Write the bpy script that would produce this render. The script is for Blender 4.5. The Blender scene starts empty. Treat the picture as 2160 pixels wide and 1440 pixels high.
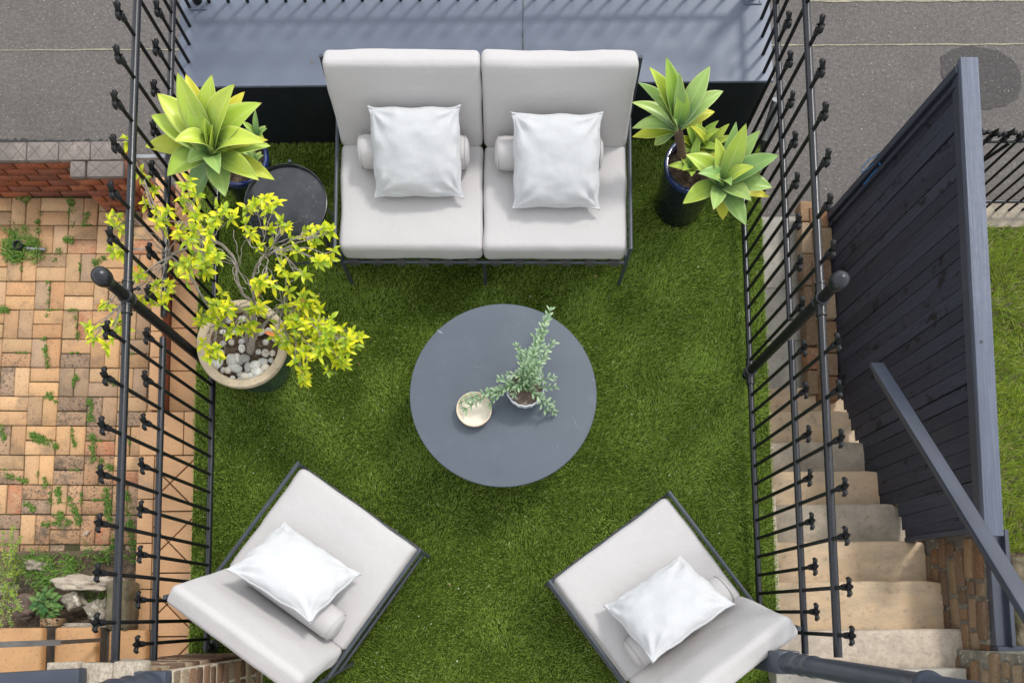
import bpy, bmesh, math, random
import numpy as np
from mathutils import Vector, Matrix, noise
R = random.Random(11)
NP = np.random.RandomState(5)
S = bpy.context.scene
COL = S.collection
# ------------------------------------------------------------------ camera
FP, HC, PX0, PY0 = 1500.0, 4.3, 1080.0, 1171.77   # focal length and principal point of the 2160x1440 photograph
def _cv(x, y): return Vector((x - PX0, -(y - PY0), -FP)).normalized()
_z = -_cv(1078, 1295); _y = _cv(864, -17090); _x = _y.cross(_z).normalized(); _y = _z.cross(_x)
MC = Matrix((_x, _y, _z))                       # camera space -> world
CAMP = Vector((0, 0, HC))
cam = bpy.data.cameras.new('camera'); camo = bpy.data.objects.new('camera', cam); COL.objects.link(camo)
cam.sensor_fit = 'HORIZONTAL'; cam.sensor_width = 36.0; cam.lens = 36.0 * FP / 2160
cam.shift_y = (PY0 - 720) / 2160; cam.clip_start = .05; cam.clip_end = 200
camo.matrix_world = Matrix.Translation(CAMP) @ MC.to_4x4()
S.camera = camo
def P(px, py, z=0.0):
    "the point of the place at height z that the photograph shows at px, py"
    d = MC @ Vector((px - PX0, -(py - PY0), -FP))
    return CAMP + d * ((z - HC) / d.z)
# ------------------------------------------------------------------ light
SUN_AZ, SUN_EL = math.radians(42), math.radians(50)     # azimuth from +Y towards +X
W = bpy.data.worlds.new('World'); S.world = W; W.use_nodes = True
wn = W.node_tree; wn.nodes.clear()
sky = wn.nodes.new('ShaderNodeTexSky'); sky.sky_type = 'NISHITA'; sky.sun_disc = False
sky.sun_elevation = SUN_EL; sky.sun_rotation = SUN_AZ; sky.air_density = 1.0; sky.dust_density = 1.0; sky.ozone_density = 1.0
hsv = wn.nodes.new('ShaderNodeHueSaturation'); hsv.inputs['Saturation'].default_value = .24
bg = wn.nodes.new('ShaderNodeBackground'); bg.inputs['Strength'].default_value = 0.15
wo = wn.nodes.new('ShaderNodeOutputWorld')
wn.links.new(sky.outputs[0], hsv.inputs['Color'])
cloud = wn.nodes.new('ShaderNodeMix'); cloud.data_type = 'RGBA'; cloud.inputs[0].default_value = .6          # high thin overcast evens out the sky
cloud.inputs[7].default_value = (5.2, 5.35, 5.6, 1); wn.links.new(hsv.outputs[0], cloud.inputs[6]); wn.links.new(cloud.outputs[2], bg.inputs[0]); wn.links.new(bg.outputs[0], wo.inputs[0])
sl = bpy.data.lights.new('sun', 'SUN'); sl.energy = 1.1; sl.angle = math.radians(9); sl.color = (1, .965, .91)
so = bpy.data.objects.new('sun', sl); COL.objects.link(so)
sd = Vector((math.sin(SUN_AZ) * math.cos(SUN_EL), math.cos(SUN_AZ) * math.cos(SUN_EL), math.sin(SUN_EL)))
so.rotation_euler = sd.to_track_quat('Z', 'Y').to_euler(); so.location = sd * 20
S.view_settings.view_transform = 'Standard'; S.view_settings.look = 'None'
S.view_settings.gamma = 1; S.view_settings.use_curve_mapping = False
S.view_settings.exposure = 0.94
# ------------------------------------------------------------------ materials
def nt(name):
    m = bpy.data.materials.new(name); m.use_nodes = True
    n = m.node_tree; b = n.nodes['Principled BSDF']
    return m, n, b
def N(n, t, **k):
    a = n.nodes.new(t)
    for q, v in k.items():
        if q in a.inputs.keys(): a.inputs[q].default_value = v
        else: setattr(a, q, v)
    return a
def mixc(n, fac, a, b, blend='MIX'):
    m = n.nodes.new('ShaderNodeMix'); m.data_type = 'RGBA'; m.blend_type = blend
    for s, v in ((m.inputs[0], fac), (m.inputs[6], a), (m.inputs[7], b)):
        if isinstance(v, bpy.types.NodeSocket): n.links.new(v, s)
        elif isinstance(v, (int, float)): s.default_value = v
        else: s.default_value = (*v, 1) if len(v) == 3 else v
    return m.outputs[2]
def ramp(n, src, a, b, lo=0., hi=1.):
    r = n.nodes.new('ShaderNodeMapRange'); n.links.new(src, r.inputs[0])
    r.inputs[1].default_value = a; r.inputs[2].default_value = b; r.inputs[3].default_value = lo; r.inputs[4].default_value = hi
    return r.outputs[0]
def noi(n, scale, detail=4, rough=.6, stretch=None, coord='Object', off=True):
    tc = n.nodes.new('ShaderNodeTexCoord'); mp = n.nodes.new('ShaderNodeMapping')
    n.links.new(tc.outputs[coord], mp.inputs[0])
    if stretch: mp.inputs['Scale'].default_value = stretch
    if off:
        oi = n.nodes.new('ShaderNodeObjectInfo'); mu = n.nodes.new('ShaderNodeVectorMath'); mu.operation = 'SCALE'
        cb = n.nodes.new('ShaderNodeCombineXYZ')
        for i in range(3): n.links.new(oi.outputs['Random'], cb.inputs[i])
        n.links.new(cb.outputs[0], mu.inputs[0]); mu.inputs['Scale'].default_value = 37.
        n.links.new(mu.outputs[0], mp.inputs['Location'])
    t = n.nodes.new('ShaderNodeTexNoise'); t.inputs['Scale'].default_value = scale
    t.inputs['Detail'].default_value = detail; t.inputs['Roughness'].default_value = rough
    n.links.new(mp.outputs[0], t.inputs['Vector'])
    return t.outputs['Fac']
def mat(name, c1, c2=None, scale=8, rough=.6, spots=None, spot_scale=60, spot_at=(.6, .68), bump=0., bscale=80, var=0., hues=None,
        stretch=None, metallic=0., spec=.5, lim=(.38, .62), rvar=.1, big=None, coat=0., bdist=.01):
    m, n, b = nt(name)
    c2 = c2 or tuple(v * .8 for v in c1)
    col = mixc(n, ramp(n, noi(n, scale, 6, .62, stretch), *lim), c1, c2)
    if hues:                                        # each piece its own tone
        oi = n.nodes.new('ShaderNodeObjectInfo'); cr = n.nodes.new('ShaderNodeValToRGB')
        cr.color_ramp.interpolation = 'CONSTANT'
        e = cr.color_ramp.elements
        while len(e) < len(hues): e.new(.5)
        for i, h in enumerate(hues): e[i].position = i / len(hues); e[i].color = (*h, 1)
        n.links.new(oi.outputs['Random'], cr.inputs[0])
        col = mixc(n, .72, col, cr.outputs[0])
    if big:
        col = mixc(n, ramp(n, noi(n, big[1], 6, .72), .5 + (big[2] - .5) * .7, .5 + (big[3] - .5) * .7), col, big[0])
    if spots:
        col = mixc(n, ramp(n, noi(n, spot_scale, 3, .75), .5 + (spot_at[0] - .5) * .62, .5 + (spot_at[1] - .5) * .62), col, spots)
    if var:
        oi = n.nodes.new('ShaderNodeObjectInfo'); wv = n.nodes.new('ShaderNodeTexWhiteNoise'); wv.noise_dimensions = '1D'
        n.links.new(oi.outputs['Random'], wv.inputs['W'])
        v = ramp(n, wv.outputs['Value'], 0, 1, 1 - var, 1 + var)
        h = n.nodes.new('ShaderNodeHueSaturation'); n.links.new(v, h.inputs['Value']); n.links.new(col, h.inputs['Color']); col = h.outputs[0]
    n.links.new(col, b.inputs['Base Color'])
    n.links.new(ramp(n, noi(n, scale * 2.3, 4, .6), .2, .8, max(0, rough - rvar), min(1, rough + rvar)), b.inputs['Roughness'])
    b.inputs['Metallic'].default_value = metallic; b.inputs['Specular IOR Level'].default_value = spec
    if coat: b.inputs['Coat Weight'].default_value = coat; b.inputs['Coat Roughness'].default_value = .08
    if bump:
        bp = n.nodes.new('ShaderNodeBump'); bp.inputs['Strength'].default_value = bump; bp.inputs['Distance'].default_value = bdist
        n.links.new(noi(n, bscale, 5, .65, stretch), bp.inputs['Height']); n.links.new(bp.outputs[0], b.inputs['Normal'])
    return m
def fabric(name, c, weave=900, bump=.3, tint=None, wr=.12):
    m, n, b = nt(name)
    f = noi(n, weave * .5, 2, .5, (1, 3, 1)); g = noi(n, weave * .5, 2, .5, (3, 1, 1)); l = noi(n, 3.5, 4, .6)
    ad = N(n, 'ShaderNodeMath', operation='ADD'); n.links.new(f, ad.inputs[0]); n.links.new(g, ad.inputs[1])
    col = mixc(n, ramp(n, ad.outputs[0], .8, 1.2), tuple(v * (1 - wr) for v in c), tuple(min(1, v * (1 + wr * .4)) for v in c))
    col = mixc(n, ramp(n, l, .35, .75, 0, .5), col, tint or tuple(v * .93 for v in c))
    n.links.new(col, b.inputs['Base Color']); b.inputs['Roughness'].default_value = .92; b.inputs['Specular IOR Level'].default_value = .15
    b.inputs['Sheen Weight'].default_value = .12
    bp = N(n, 'ShaderNodeBump'); bp.inputs['Strength'].default_value = bump; bp.inputs['Distance'].default_value = .002
    n.links.new(ad.outputs[0], bp.inputs['Height'])
    b2 = N(n, 'ShaderNodeBump'); b2.inputs['Strength'].default_value = .35; b2.inputs['Distance'].default_value = .02
    n.links.new(noi(n, 9, 3, .5), b2.inputs['Height']); n.links.new(bp.outputs[0], b2.inputs['Normal']); n.links.new(b2.outputs[0], b.inputs['Normal'])
    return m
def leafm(name, cb, cm, ce, rough=.45, trans=.25, var=.16, hvar=.02, tipc=None, veins=True):
    "UV.y runs along the leaf, UV.x across"
    m, n, b = nt(name)
    uv = n.nodes.new('ShaderNodeUVMap'); sx = n.nodes.new('ShaderNodeSeparateXYZ'); n.links.new(uv.outputs[0], sx.inputs[0])
    t = sx.outputs[1]; ab = N(n, 'ShaderNodeMath', operation='ABSOLUTE'); su = N(n, 'ShaderNodeMath', operation='SUBTRACT'); su.inputs[1].default_value = .5
    n.links.new(sx.outputs[0], su.inputs[0]); n.links.new(su.outputs[0], ab.inputs[0])
    wob = noi(n, 9, 3, .6); ad = N(n, 'ShaderNodeMath', operation='ADD'); n.links.new(t, ad.inputs[0])
    sc = ramp(n, wob, 0, 1, -.25, .25); n.links.new(sc, ad.inputs[1])
    col = mixc(n, ramp(n, ad.outputs[0], .1, .65), cb, cm)
    col = mixc(n, ramp(n, ab.outputs[0], .455, .5), col, ce)
    if veins: col = mixc(n, ramp(n, ab.outputs[0], .0, .05, .35, 0), col, ce)
    if tipc: col = mixc(n, ramp(n, t, .96, 1.0), col, tipc)
    oi = n.nodes.new('ShaderNodeObjectInfo'); wv = N(n, 'ShaderNodeTexWhiteNoise', noise_dimensions='1D'); n.links.new(oi.outputs['Random'], wv.inputs['W'])
    at = N(n, 'ShaderNodeAttribute', attribute_name='tone')
    s2 = N(n, 'ShaderNodeMath', operation='ADD'); n.links.new(wv.outputs['Value'], s2.inputs[0]); n.links.new(at.outputs['Fac'], s2.inputs[1])
    fr = N(n, 'ShaderNodeMath', operation='FRACT'); n.links.new(s2.outputs[0], fr.inputs[0])
    h = n.nodes.new('ShaderNodeHueSaturation'); n.links.new(ramp(n, fr.outputs[0], 0, 1, 1 - var, 1 + var), h.inputs['Value'])
    n.links.new(ramp(n, fr.outputs[0], 0, 1, .5 + hvar, .5 - hvar), h.inputs['Hue']); n.links.new(col, h.inputs['Color'])
    n.links.new(h.outputs[0], b.inputs['Base Color']); b.inputs['Roughness'].default_value = rough
    out = n.nodes['Material Output']
    if trans:
        tr = N(n, 'ShaderNodeBsdfTranslucent'); n.links.new(h.outputs[0], tr.inputs[0]); ms = N(n, 'ShaderNodeMixShader'); ms.inputs[0].default_value = trans
        n.links.new(b.outputs[0], ms.inputs[1]); n.links.new(tr.outputs[0], ms.inputs[2]); n.links.new(ms.outputs[0], out.inputs[0])
    return m
def grassm(name, c1, c2, c3):
    m, n, b = nt(name)
    at = N(n, 'ShaderNodeAttribute', attribute_name='tone')
    col = mixc(n, ramp(n, at.outputs['Fac'], .0, .75), c1, c2); col = mixc(n, ramp(n, at.outputs['Fac'], .9, 1.), col, c3)
    n.links.new(col, b.inputs['Base Color']); b.inputs['Roughness'].default_value = .55; b.inputs['Specular IOR Level'].default_value = .35
    tr = N(n, 'ShaderNodeBsdfTranslucent'); n.links.new(col, tr.inputs[0]); ms = N(n, 'ShaderNodeMixShader'); ms.inputs[0].default_value = .25
    n.links.new(b.outputs[0], ms.inputs[1]); n.links.new(tr.outputs[0], ms.inputs[2]); n.links.new(ms.outputs[0], n.nodes['Material Output'].inputs[0])
    return m
M = {}
M['asphalt'] = mat('asphalt', (.150, .136, .125), (.11, .10, .093), 34, .9, spots=(.40, .36, .32), spot_scale=62, spot_at=(.68, .82), bump=.9, bscale=90, spec=.2, big=((.085, .078, .072), .9, .5, .95))
M['patch'] = mat('asphalt_patch', (.085, .08, .077), (.062, .058, .056), 34, .9, spots=(.24, .22, .2), spot_scale=66, spot_at=(.68, .8), bump=.9, bscale=90, spec=.2)
M['joint'] = mat('street_joint', (.32, .29, .2), (.2, .19, .14), 30, .95)
M['concrete'] = mat('concrete', (.40, .375, .32), (.31, .29, .255), 4, .85, spots=(.2, .19, .16), spot_scale=25, spot_at=(.68, .8), bump=.15, bscale=120, spec=.2, big=((.23, .22, .19), 1.8, .55, .8))
M['sandstone'] = mat('sandstone', (.49, .365, .24), (.39, .305, .21), 5, .85, spots=(.24, .195, .14), spot_scale=16, spot_at=(.58, .95), bump=.5, bscale=30, var=.1, stretch=(1, 2.6, 1), spec=.15, big=((.46, .30, .165), 2.2, .52, .85))
M['pale_stone'] = mat('pale_stone', (.50, .43, .34), (.40, .335, .265), 18, .85, spots=(.30, .24, .19), spot_scale=40, spot_at=(.55, .9), bump=.5, bscale=50, spec=.15, big=((.33, .27, .2), 3, .6, .95))
M['grey_stone'] = mat('grey_stone', (.39, .33, .255), (.28, .245, .195), 6, .88, spots=(.19, .165, .125), spot_scale=18, spot_at=(.56, .95), bump=.7, bscale=35, spec=.15)
M['moss_stone'] = mat('mossy_stone', (.20, .165, .115), (.10, .085, .055), 9, .9, spots=(.12, .13, .05), spot_scale=14, spot_at=(.55, .8), bump=1., bscale=30, spec=.1)
M['rock'] = mat('rock', (.33, .29, .23), (.19, .165, .13), 9, .9, spots=(.5, .46, .38), spot_scale=22, spot_at=(.6, .7), bump=.9, bscale=30, var=.25, spec=.2)
M['rock_brown'] = mat('rock_brown', (.2, .14, .11), (.1, .07, .055), 9, .85, spots=(.3, .23, .2), spot_scale=30, spot_at=(.62, .7), bump=.8, bscale=30)
M['soil'] = mat('soil', (.15, .11, .075), (.06, .044, .03), 25, .95, spots=(.27, .2, .14), spot_scale=70, spot_at=(.64, .7), bump=1., bscale=60, spec=.15)
M['paver'] = mat('brick_paver', (.53, .32, .17), (.40, .24, .13), 12, .9, spots=(.16, .115, .08), spot_scale=80, spot_at=(.62, .8), bump=.35, bscale=110, var=.14, spec=.15,
                 hues=[(.56, .35, .185), (.50, .30, .155), (.58, .38, .21), (.42, .28, .17), (.50, .275, .135), (.34, .245, .165), (.55, .33, .16), (.50, .33, .18)], big=((.17, .125, .09), 3.5, .52, .9))
M['paver_dirty'] = mat('sooty_brick_paver', (.40, .25, .15), (.30, .195, .125), 9, .92, spots=(.09, .07, .05), spot_scale=50, spot_at=(.55, .72), bump=.5, bscale=90, var=.2, spec=.1,
                 hues=[(.45, .27, .145), (.37, .235, .145), (.42, .28, .175), (.30, .21, .145), (.44, .25, .135)], big=((.12, .095, .072), 6, .5, .75))
M['paver_red'] = mat('brick_paver_red', (.48, .21, .11), (.36, .16, .1), 10, .9, spots=(.1, .07, .05), spot_scale=85, spot_at=(.6, .72), bump=.35, bscale=110, var=.1, spec=.15, big=((.5, .3, .17), 5, .42, .62))
M['sand'] = mat('joint_sand', (.09, .07, .045), (.06, .07, .025), 9, .95, bump=.6, bscale=90, spec=.1)
M['terracotta'] = mat('terracotta_tile', (.56, .325, .165), (.48, .275, .14), 4, .72, spots=(.2, .13, .08), spot_scale=85, spot_at=(.66, .8), bump=.12, bscale=120, var=.06, spec=.3, big=((.36, .24, .15), 3, .6, .85))
M['step_tile'] = mat('terracotta_step_tile', (.47, .265, .12), (.40, .225, .105), 4, .7, spots=(.2, .13, .08), spot_scale=45, spot_at=(.62, .85), bump=.15, bscale=90, var=.06, spec=.3, big=((.17, .12, .08), 5, .6, .85))
M['grout'] = mat('dark_grout', (.1, .08, .06), (.06, .05, .04), 20, .95)
M['red_brick'] = mat('red_brick', (.30, .095, .045), (.22, .07, .038), 14, .88, spots=(.07, .04, .03), spot_scale=60, spot_at=(.58, .74), bump=.4, bscale=70, var=.12, spec=.2,
                     hues=[(.32, .10, .045), (.24, .08, .045), (.36, .13, .06), (.27, .09, .05), (.19, .075, .05)], big=((.1, .06, .04), 3.5, .52, .8))
M['mortar'] = mat('mortar', (.36, .29, .2), (.2, .16, .12), 16, .95, bump=.6, bscale=60)
M['mortar_grey'] = mat('mortar_grey', (.23, .21, .17), (.13, .12, .1), 16, .95, spots=(.4, .37, .3), spot_scale=25, spot_at=(.62, .7), bump=.8, bscale=50)
M['lime'] = mat('lime_mortar', (.62, .54, .42), (.38, .32, .25), 14, .95, bump=.8, bscale=50)
M['cap_tile'] = mat('glazed_cap_tile', (.20, .165, .145), (.14, .118, .105), 7, .7, spots=(.11, .09, .08), spot_scale=50, spot_at=(.62, .76), bump=.25, bscale=90, var=.15, big=((.28, .24, .2), 5, .6, .8))
M['old_brick'] = mat('weathered_brick', (.40, .24, .13), (.26, .165, .1), 13, .92, spots=(.045, .035, .025), spot_scale=42, spot_at=(.55, .66), bump=.9, bscale=45, var=.2, spec=.15,
                     hues=[(.42, .26, .14), (.36, .18, .09), (.46, .33, .2), (.30, .2, .13), (.5, .38, .25), (.2, .12, .08)], big=((.56, .48, .38), 7, .56, .8), bdist=.015)
M['lime_brick'] = mat('limewashed_brick', (.44, .31, .2), (.27, .16, .1), 11, .92, spots=(.05, .035, .025), spot_scale=30, spot_at=(.55, .65), bump=.9, bscale=40, var=.2, spec=.15,
                      hues=[(.5, .34, .2), (.22, .12, .08), (.58, .46, .32), (.36, .2, .12), (.3, .19, .13)], big=((.58, .5, .4), 6, .64, .85), bdist=.015)
M['iron'] = mat('black_iron', (.009, .0095, .011), (.006, .0065, .008), 30, .5, rvar=.12, bump=.06, bscale=200, spec=.3)
M['iron_rail'] = mat('black_iron_rail', (.011, .0125, .017), (.008, .009, .012), 22, .30, rvar=.08, spec=.5, bump=.05, bscale=150)
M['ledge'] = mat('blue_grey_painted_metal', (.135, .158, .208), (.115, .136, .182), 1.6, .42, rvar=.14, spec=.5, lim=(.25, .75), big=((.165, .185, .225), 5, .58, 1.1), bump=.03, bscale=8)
M['ledge_face'] = mat('dark_front_panel', (.016, .019, .026), (.012, .014, .02), 4, .5, spec=.4)  # ledge front, far darker than its blue-grey top
M['seam'] = mat('seam_filler', (.10, .105, .115), (.06, .06, .065), 30, .8)
M['frame'] = mat('charcoal_frame', (.050, .060, .072), (.040, .047, .058), 20, .45, spec=.5)
M['strap'] = mat('grey_webbing', (.075, .072, .075), (.05, .05, .05), 60, .8)
M['table'] = mat('slate_grey_laminate', (.078, .096, .120), (.066, .082, .104), 2.4, .42, rvar=.14, spec=.5, lim=(.3, .7), big=((.10, .12, .145), 7, .55, 1.1))
M['tray'] = mat('black_tray', (.010, .012, .015), (.03, .033, .038), 9, .2, rvar=.1, lim=(.45, .7), spots=(.07, .07, .07), spot_scale=14, spot_at=(.66, .8), spec=.7)
M['scuff'] = mat('pale_scuff', (.2, .23, .27), (.14, .16, .19), 60, .6)
M['paint_dark'] = mat('dark_navy_paint', (.036, .041, .062), (.028, .032, .049), 9, .5, stretch=(5, 5, .3), rvar=.12, bump=.8, bscale=18, var=.22, spec=.4, spots=(.008, .008, .012), spot_scale=7, spot_at=(.66, .72), big=((.045, .046, .06), 1.2, .6, .9))
M['paint_cap'] = mat('blue_grey_timber_paint', (.112, .130, .178), (.082, .096, .135), 12, .55, stretch=(.25, 9, 9), bump=.5, bscale=14, rvar=.1, lim=(.34, .56))
M['paint_navy'] = mat('slate_blue_gloss_paint', (.042, .050, .072), (.035, .042, .060), 5, .38, rvar=.07, spec=.5, bump=.03, bscale=40)
M['cushion'] = fabric('oatmeal_cushion_fabric', (.51, .492, .485), 700, .35)
M['pillow'] = fabric('white_linen', (.555, .563, .57), 420, .4, wr=.1)
M['glaze_blue'] = mat('cobalt_glaze', (.006, .008, .022), (.004, .005, .012), 6, .12, rvar=.04, spec=.7, coat=.6)
M['glaze_rim'] = mat('cobalt_rim_glaze', (.012, .03, .15), (.008, .014, .06), 9, .15, rvar=.05, spec=.7, coat=.6)
M['glaze_teal'] = mat('deep_teal_glaze', (.006, .035, .07), (.005, .022, .045), 7, .25, rvar=.06, spec=.6, coat=.3)
M['rim_tan'] = mat('bare_clay_rim', (.60, .49, .345), (.50, .40, .28), 10, .75, spots=(.09, .07, .05), spot_scale=50, spot_at=(.7, .76), bump=.1, bscale=80)
M['pebble'] = mat('white_pebble', (.62, .60, .55), (.48, .46, .42), 8, .6, spots=(.3, .29, .28), spot_scale=55, spot_at=(.62, .76), var=.3, hues=[(.62, .61, .58), (.5, .44, .36), (.6, .58, .55), (.4, .39, .38), (.58, .52, .43), (.64, .63, .6)], bump=.12, bscale=40)
M['white_pot'] = mat('white_ceramic', (.62, .65, .68), (.55, .58, .61), 5, .4)
M['wood'] = mat('pale_turned_wood', (.68, .56, .42), (.6, .48, .34), 9, .55, stretch=(1, 6, 1))
M['wood_in'] = mat('pale_wood_inside', (.72, .66, .54), (.66, .6, .48), 7, .5)
M['bark'] = mat('grey_bark', (.36, .32, .28), (.22, .19, .16), 30, .85, bump=.5, bscale=90)
M['stalk'] = mat('ringed_brown_stalk', (.17, .11, .08), (.09, .055, .04), 30, .75, stretch=(.3, .3, 4), bump=.5, bscale=40)
M['galv'] = mat('galvanised_steel', (.35, .36, .37), (.24, .25, .26), 14, .4, metallic=.6)
M['steel'] = mat('dull_steel', (.13, .125, .12), (.09, .085, .08), 14, .5, metallic=.4)
M['plastic'] = mat('black_plastic', (.02, .02, .022), None, 12, .5)
M['string'] = mat('blue_string', (.01, .09, .28), (.02, .16, .36), 40, .7)
M['litter'] = mat('dry_leaf_litter', (.34, .22, .12), (.18, .1, .05), 20, .8, var=.4)
M['render'] = mat('fill_house_wall', (.76, .74, .71), (.72, .7, .67), 3, .8)  # kept very pale so the unseen facade bounces more fill light
M['agave'] = leafm('agave_leaf', (.19, .34, .11), (.46, .62, .08), (.70, .76, .26), .36, .2, .14, .02, (.3, .16, .06))
M['agave_y'] = leafm('yellowing_agave_leaf', (.36, .48, .06), (.66, .66, .05), (.72, .68, .14), .45, .2, .1, .02, (.28, .12, .05))
M['agave_g'] = leafm('blue_green_agave_leaf', (.17, .31, .13), (.33, .50, .13), (.60, .70, .28), .36, .15, .14, .02, (.3, .18, .1))
M['shrub'] = leafm('lime_leaf', (.34, .48, .02), (.68, .75, .015), (.76, .79, .05), .36, .4, .34, .035)
M['shrub_o'] = leafm('orange_leaf', (.6, .35, .05), (.62, .24, .05), (.6, .3, .08), .4, .3, .2, .02)
M['sage'] = leafm('sage_leaf', (.13, .22, .11), (.25, .37, .20), (.50, .60, .42), .5, .1, .25, .02)
M['weedleaf'] = leafm('weed_leaf', (.06, .14, .03), (.10, .22, .045), (.16, .3, .08), .5, .25, .25, .03)
M['turf'] = grassm('turf_blades', (.095, .175, .012), (.46, .61, .12), (.76, .83, .46))
M['turf_base'] = mat('turf_backing', (.045, .07, .008), (.03, .045, .006), 20, .95, spec=.1)
M['lawn'] = grassm('lawn_blades', (.14, .24, .02), (.38, .48, .05), (.66, .62, .26))
M['weed'] = grassm('weed_blades', (.06, .14, .02), (.16, .3, .04), (.34, .38, .12))
# ------------------------------------------------------------------ mesh tools
class MB:
    def __init__(s): s.v = []; s.f = []; s.uv = {}
    def add(s, vs, fs, mtx=None):
        o = len(s.v)
        s.v += [tuple(mtx @ Vector(v)) if mtx else tuple(v) for v in vs]
        s.f += [tuple(i + o for i in f) for f in fs]; return s
    def box(s, lo, hi, mtx=None):
        (a, b, c), (d, e, f) = lo, hi
        return s.add([(a, b, c), (d, b, c), (d, e, c), (a, e, c), (a, b, f), (d, b, f), (d, e, f), (a, e, f)],
                     [(0, 3, 2, 1), (4, 5, 6, 7), (0, 1, 5, 4), (1, 2, 6, 5), (2, 3, 7, 6), (3, 0, 4, 7)], mtx)
    def tube(s, pts, r, seg=10, cap=True):
        pts = [Vector(p) for p in pts]; rs = r if isinstance(r, (list, tuple)) else [r] * len(pts)
        o = len(s.v); up = None
        for i, p in enumerate(pts):
            t = (pts[min(i + 1, len(pts) - 1)] - pts[max(i - 1, 0)]).normalized()
            if up is None: up = t.orthogonal().normalized()
            up = (up - t * up.dot(t)); up = up.normalized() if up.length > 1e-5 else t.orthogonal().normalized()
            w = t.cross(up)
            for k in range(seg):
                a = 2 * math.pi * k / seg; s.v.append(tuple(p + (up * math.cos(a) + w * math.sin(a)) * rs[i]))
        for i in range(len(pts) - 1):
            for k in range(seg):
                a, b = o + i * seg + k, o + i * seg + (k + 1) % seg; s.f.append((a, b, b + seg, a + seg))
        if cap:
            s.f.append(tuple(o + k for k in reversed(range(seg)))); e = o + (len(pts) - 1) * seg; s.f.append(tuple(e + k for k in range(seg)))
        return s
    def lathe(s, prof, seg=32, mtx=None, ribs=0, ribd=0., cap=True):
        o = len(s.v); vs = []
        for r, z in prof:
            for k in range(seg):
                a = 2 * math.pi * k / seg; rr = r * (1 + (ribd * math.cos(ribs * a) if ribs else 0)); vs.append((rr * math.cos(a), rr * math.sin(a), z))
        fs = []
        for i in range(len(prof) - 1):
            for k in range(seg):
                a, b = i * seg + k, i * seg + (k + 1) % seg; fs.append((a, b, b + seg, a + seg))
        if cap: fs.append(tuple(reversed(range(seg)))); e = (len(prof) - 1) * seg; fs.append(tuple(e + k for k in range(seg)))
        return s.add(vs, fs, mtx)
    def mesh(s, name, m=None, smooth=True, ang=40):
        me = bpy.data.meshes.new(name); me.from_pydata(s.v, [], s.f)
        if m: me.materials.append(m)
        if smooth:
            me.polygons.foreach_set('use_smooth', [True] * len(me.polygons))
            if ang < 180:
                bm = bmesh.new(); bm.from_mesh(me); c = math.radians(ang)
                for e in bm.edges:
                    if len(e.link_faces) == 2 and e.calc_face_angle(0) > c: e.smooth = False
                bm.to_mesh(me); bm.free()
        me.update(); return me
    def build(s, name, m, parent=None, smooth=True, ang=40, **k):
        return obj(name, s.mesh(name, m, smooth, ang), parent, **k)
def obj(name, me, parent=None, loc=None, rot=None, scale=None, **k):
    o = bpy.data.objects.new(name, me); COL.objects.link(o)
    if parent: o.parent = parent
    if loc is not None: o.location = loc
    if rot is not None: o.rotation_euler = rot
    if scale is not None: o.scale = scale
    for q, v in k.items(): o[q] = v
    return o
def thing(name, label, cat, loc=(0, 0, 0), rz=0, group=None, kind=None):
    o = bpy.data.objects.new(name, None); COL.objects.link(o); o.empty_display_size = .1
    o.location = loc; o.rotation_euler = (0, 0, rz); o['label'] = label; o['category'] = cat
    if group: o['group'] = group
    if kind: o['kind'] = kind
    return o
def tag(o, label, cat, group=None):
    o['label'] = label; o['category'] = cat
    if group: o['group'] = group
    return o
def bevbox(hx, hy, hz, b, seg=2, jit=0., rnd=None):
    bm = bmesh.new(); bmesh.ops.create_cube(bm, size=2)
    for v in bm.verts: v.co = Vector((v.co.x * hx, v.co.y * hy, v.co.z * hz))
    bmesh.ops.bevel(bm, geom=list(bm.edges), offset=b, segments=seg, affect='EDGES', profile=.5)
    if jit:
        for v in bm.verts: v.co += Vector([(rnd or R).uniform(-jit, jit) for _ in range(3)])
    mb = MB(); bm.verts.ensure_lookup_table(); mb.v = [tuple(v.co) for v in bm.verts]; mb.f = [tuple(v.index for v in f.verts) for f in bm.faces]; bm.free()
    return mb
def frame3(o, x, y, z): return Matrix(((x.x, y.x, z.x, o.x), (x.y, y.y, z.y, o.y), (x.z, y.z, z.z, o.z), (0, 0, 0, 1)))
def sheet(name, pts, z, m, **k):
    mb = MB(); mb.add([(p[0], p[1], z) for p in pts], [tuple(range(len(pts)))]); return mb.build(name, m, smooth=False, **k)
# brick meshes shared by every wall: unit size bricks whose instances are scaled
def rough_block(name, m, hx, hy, hz, bev, jit, n=4, seg=1, rnd=None):
    return [bevbox(hx, hy, hz, bev, seg, jit, rnd).mesh(name, m, True, 60) for _ in range(n)]
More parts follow.
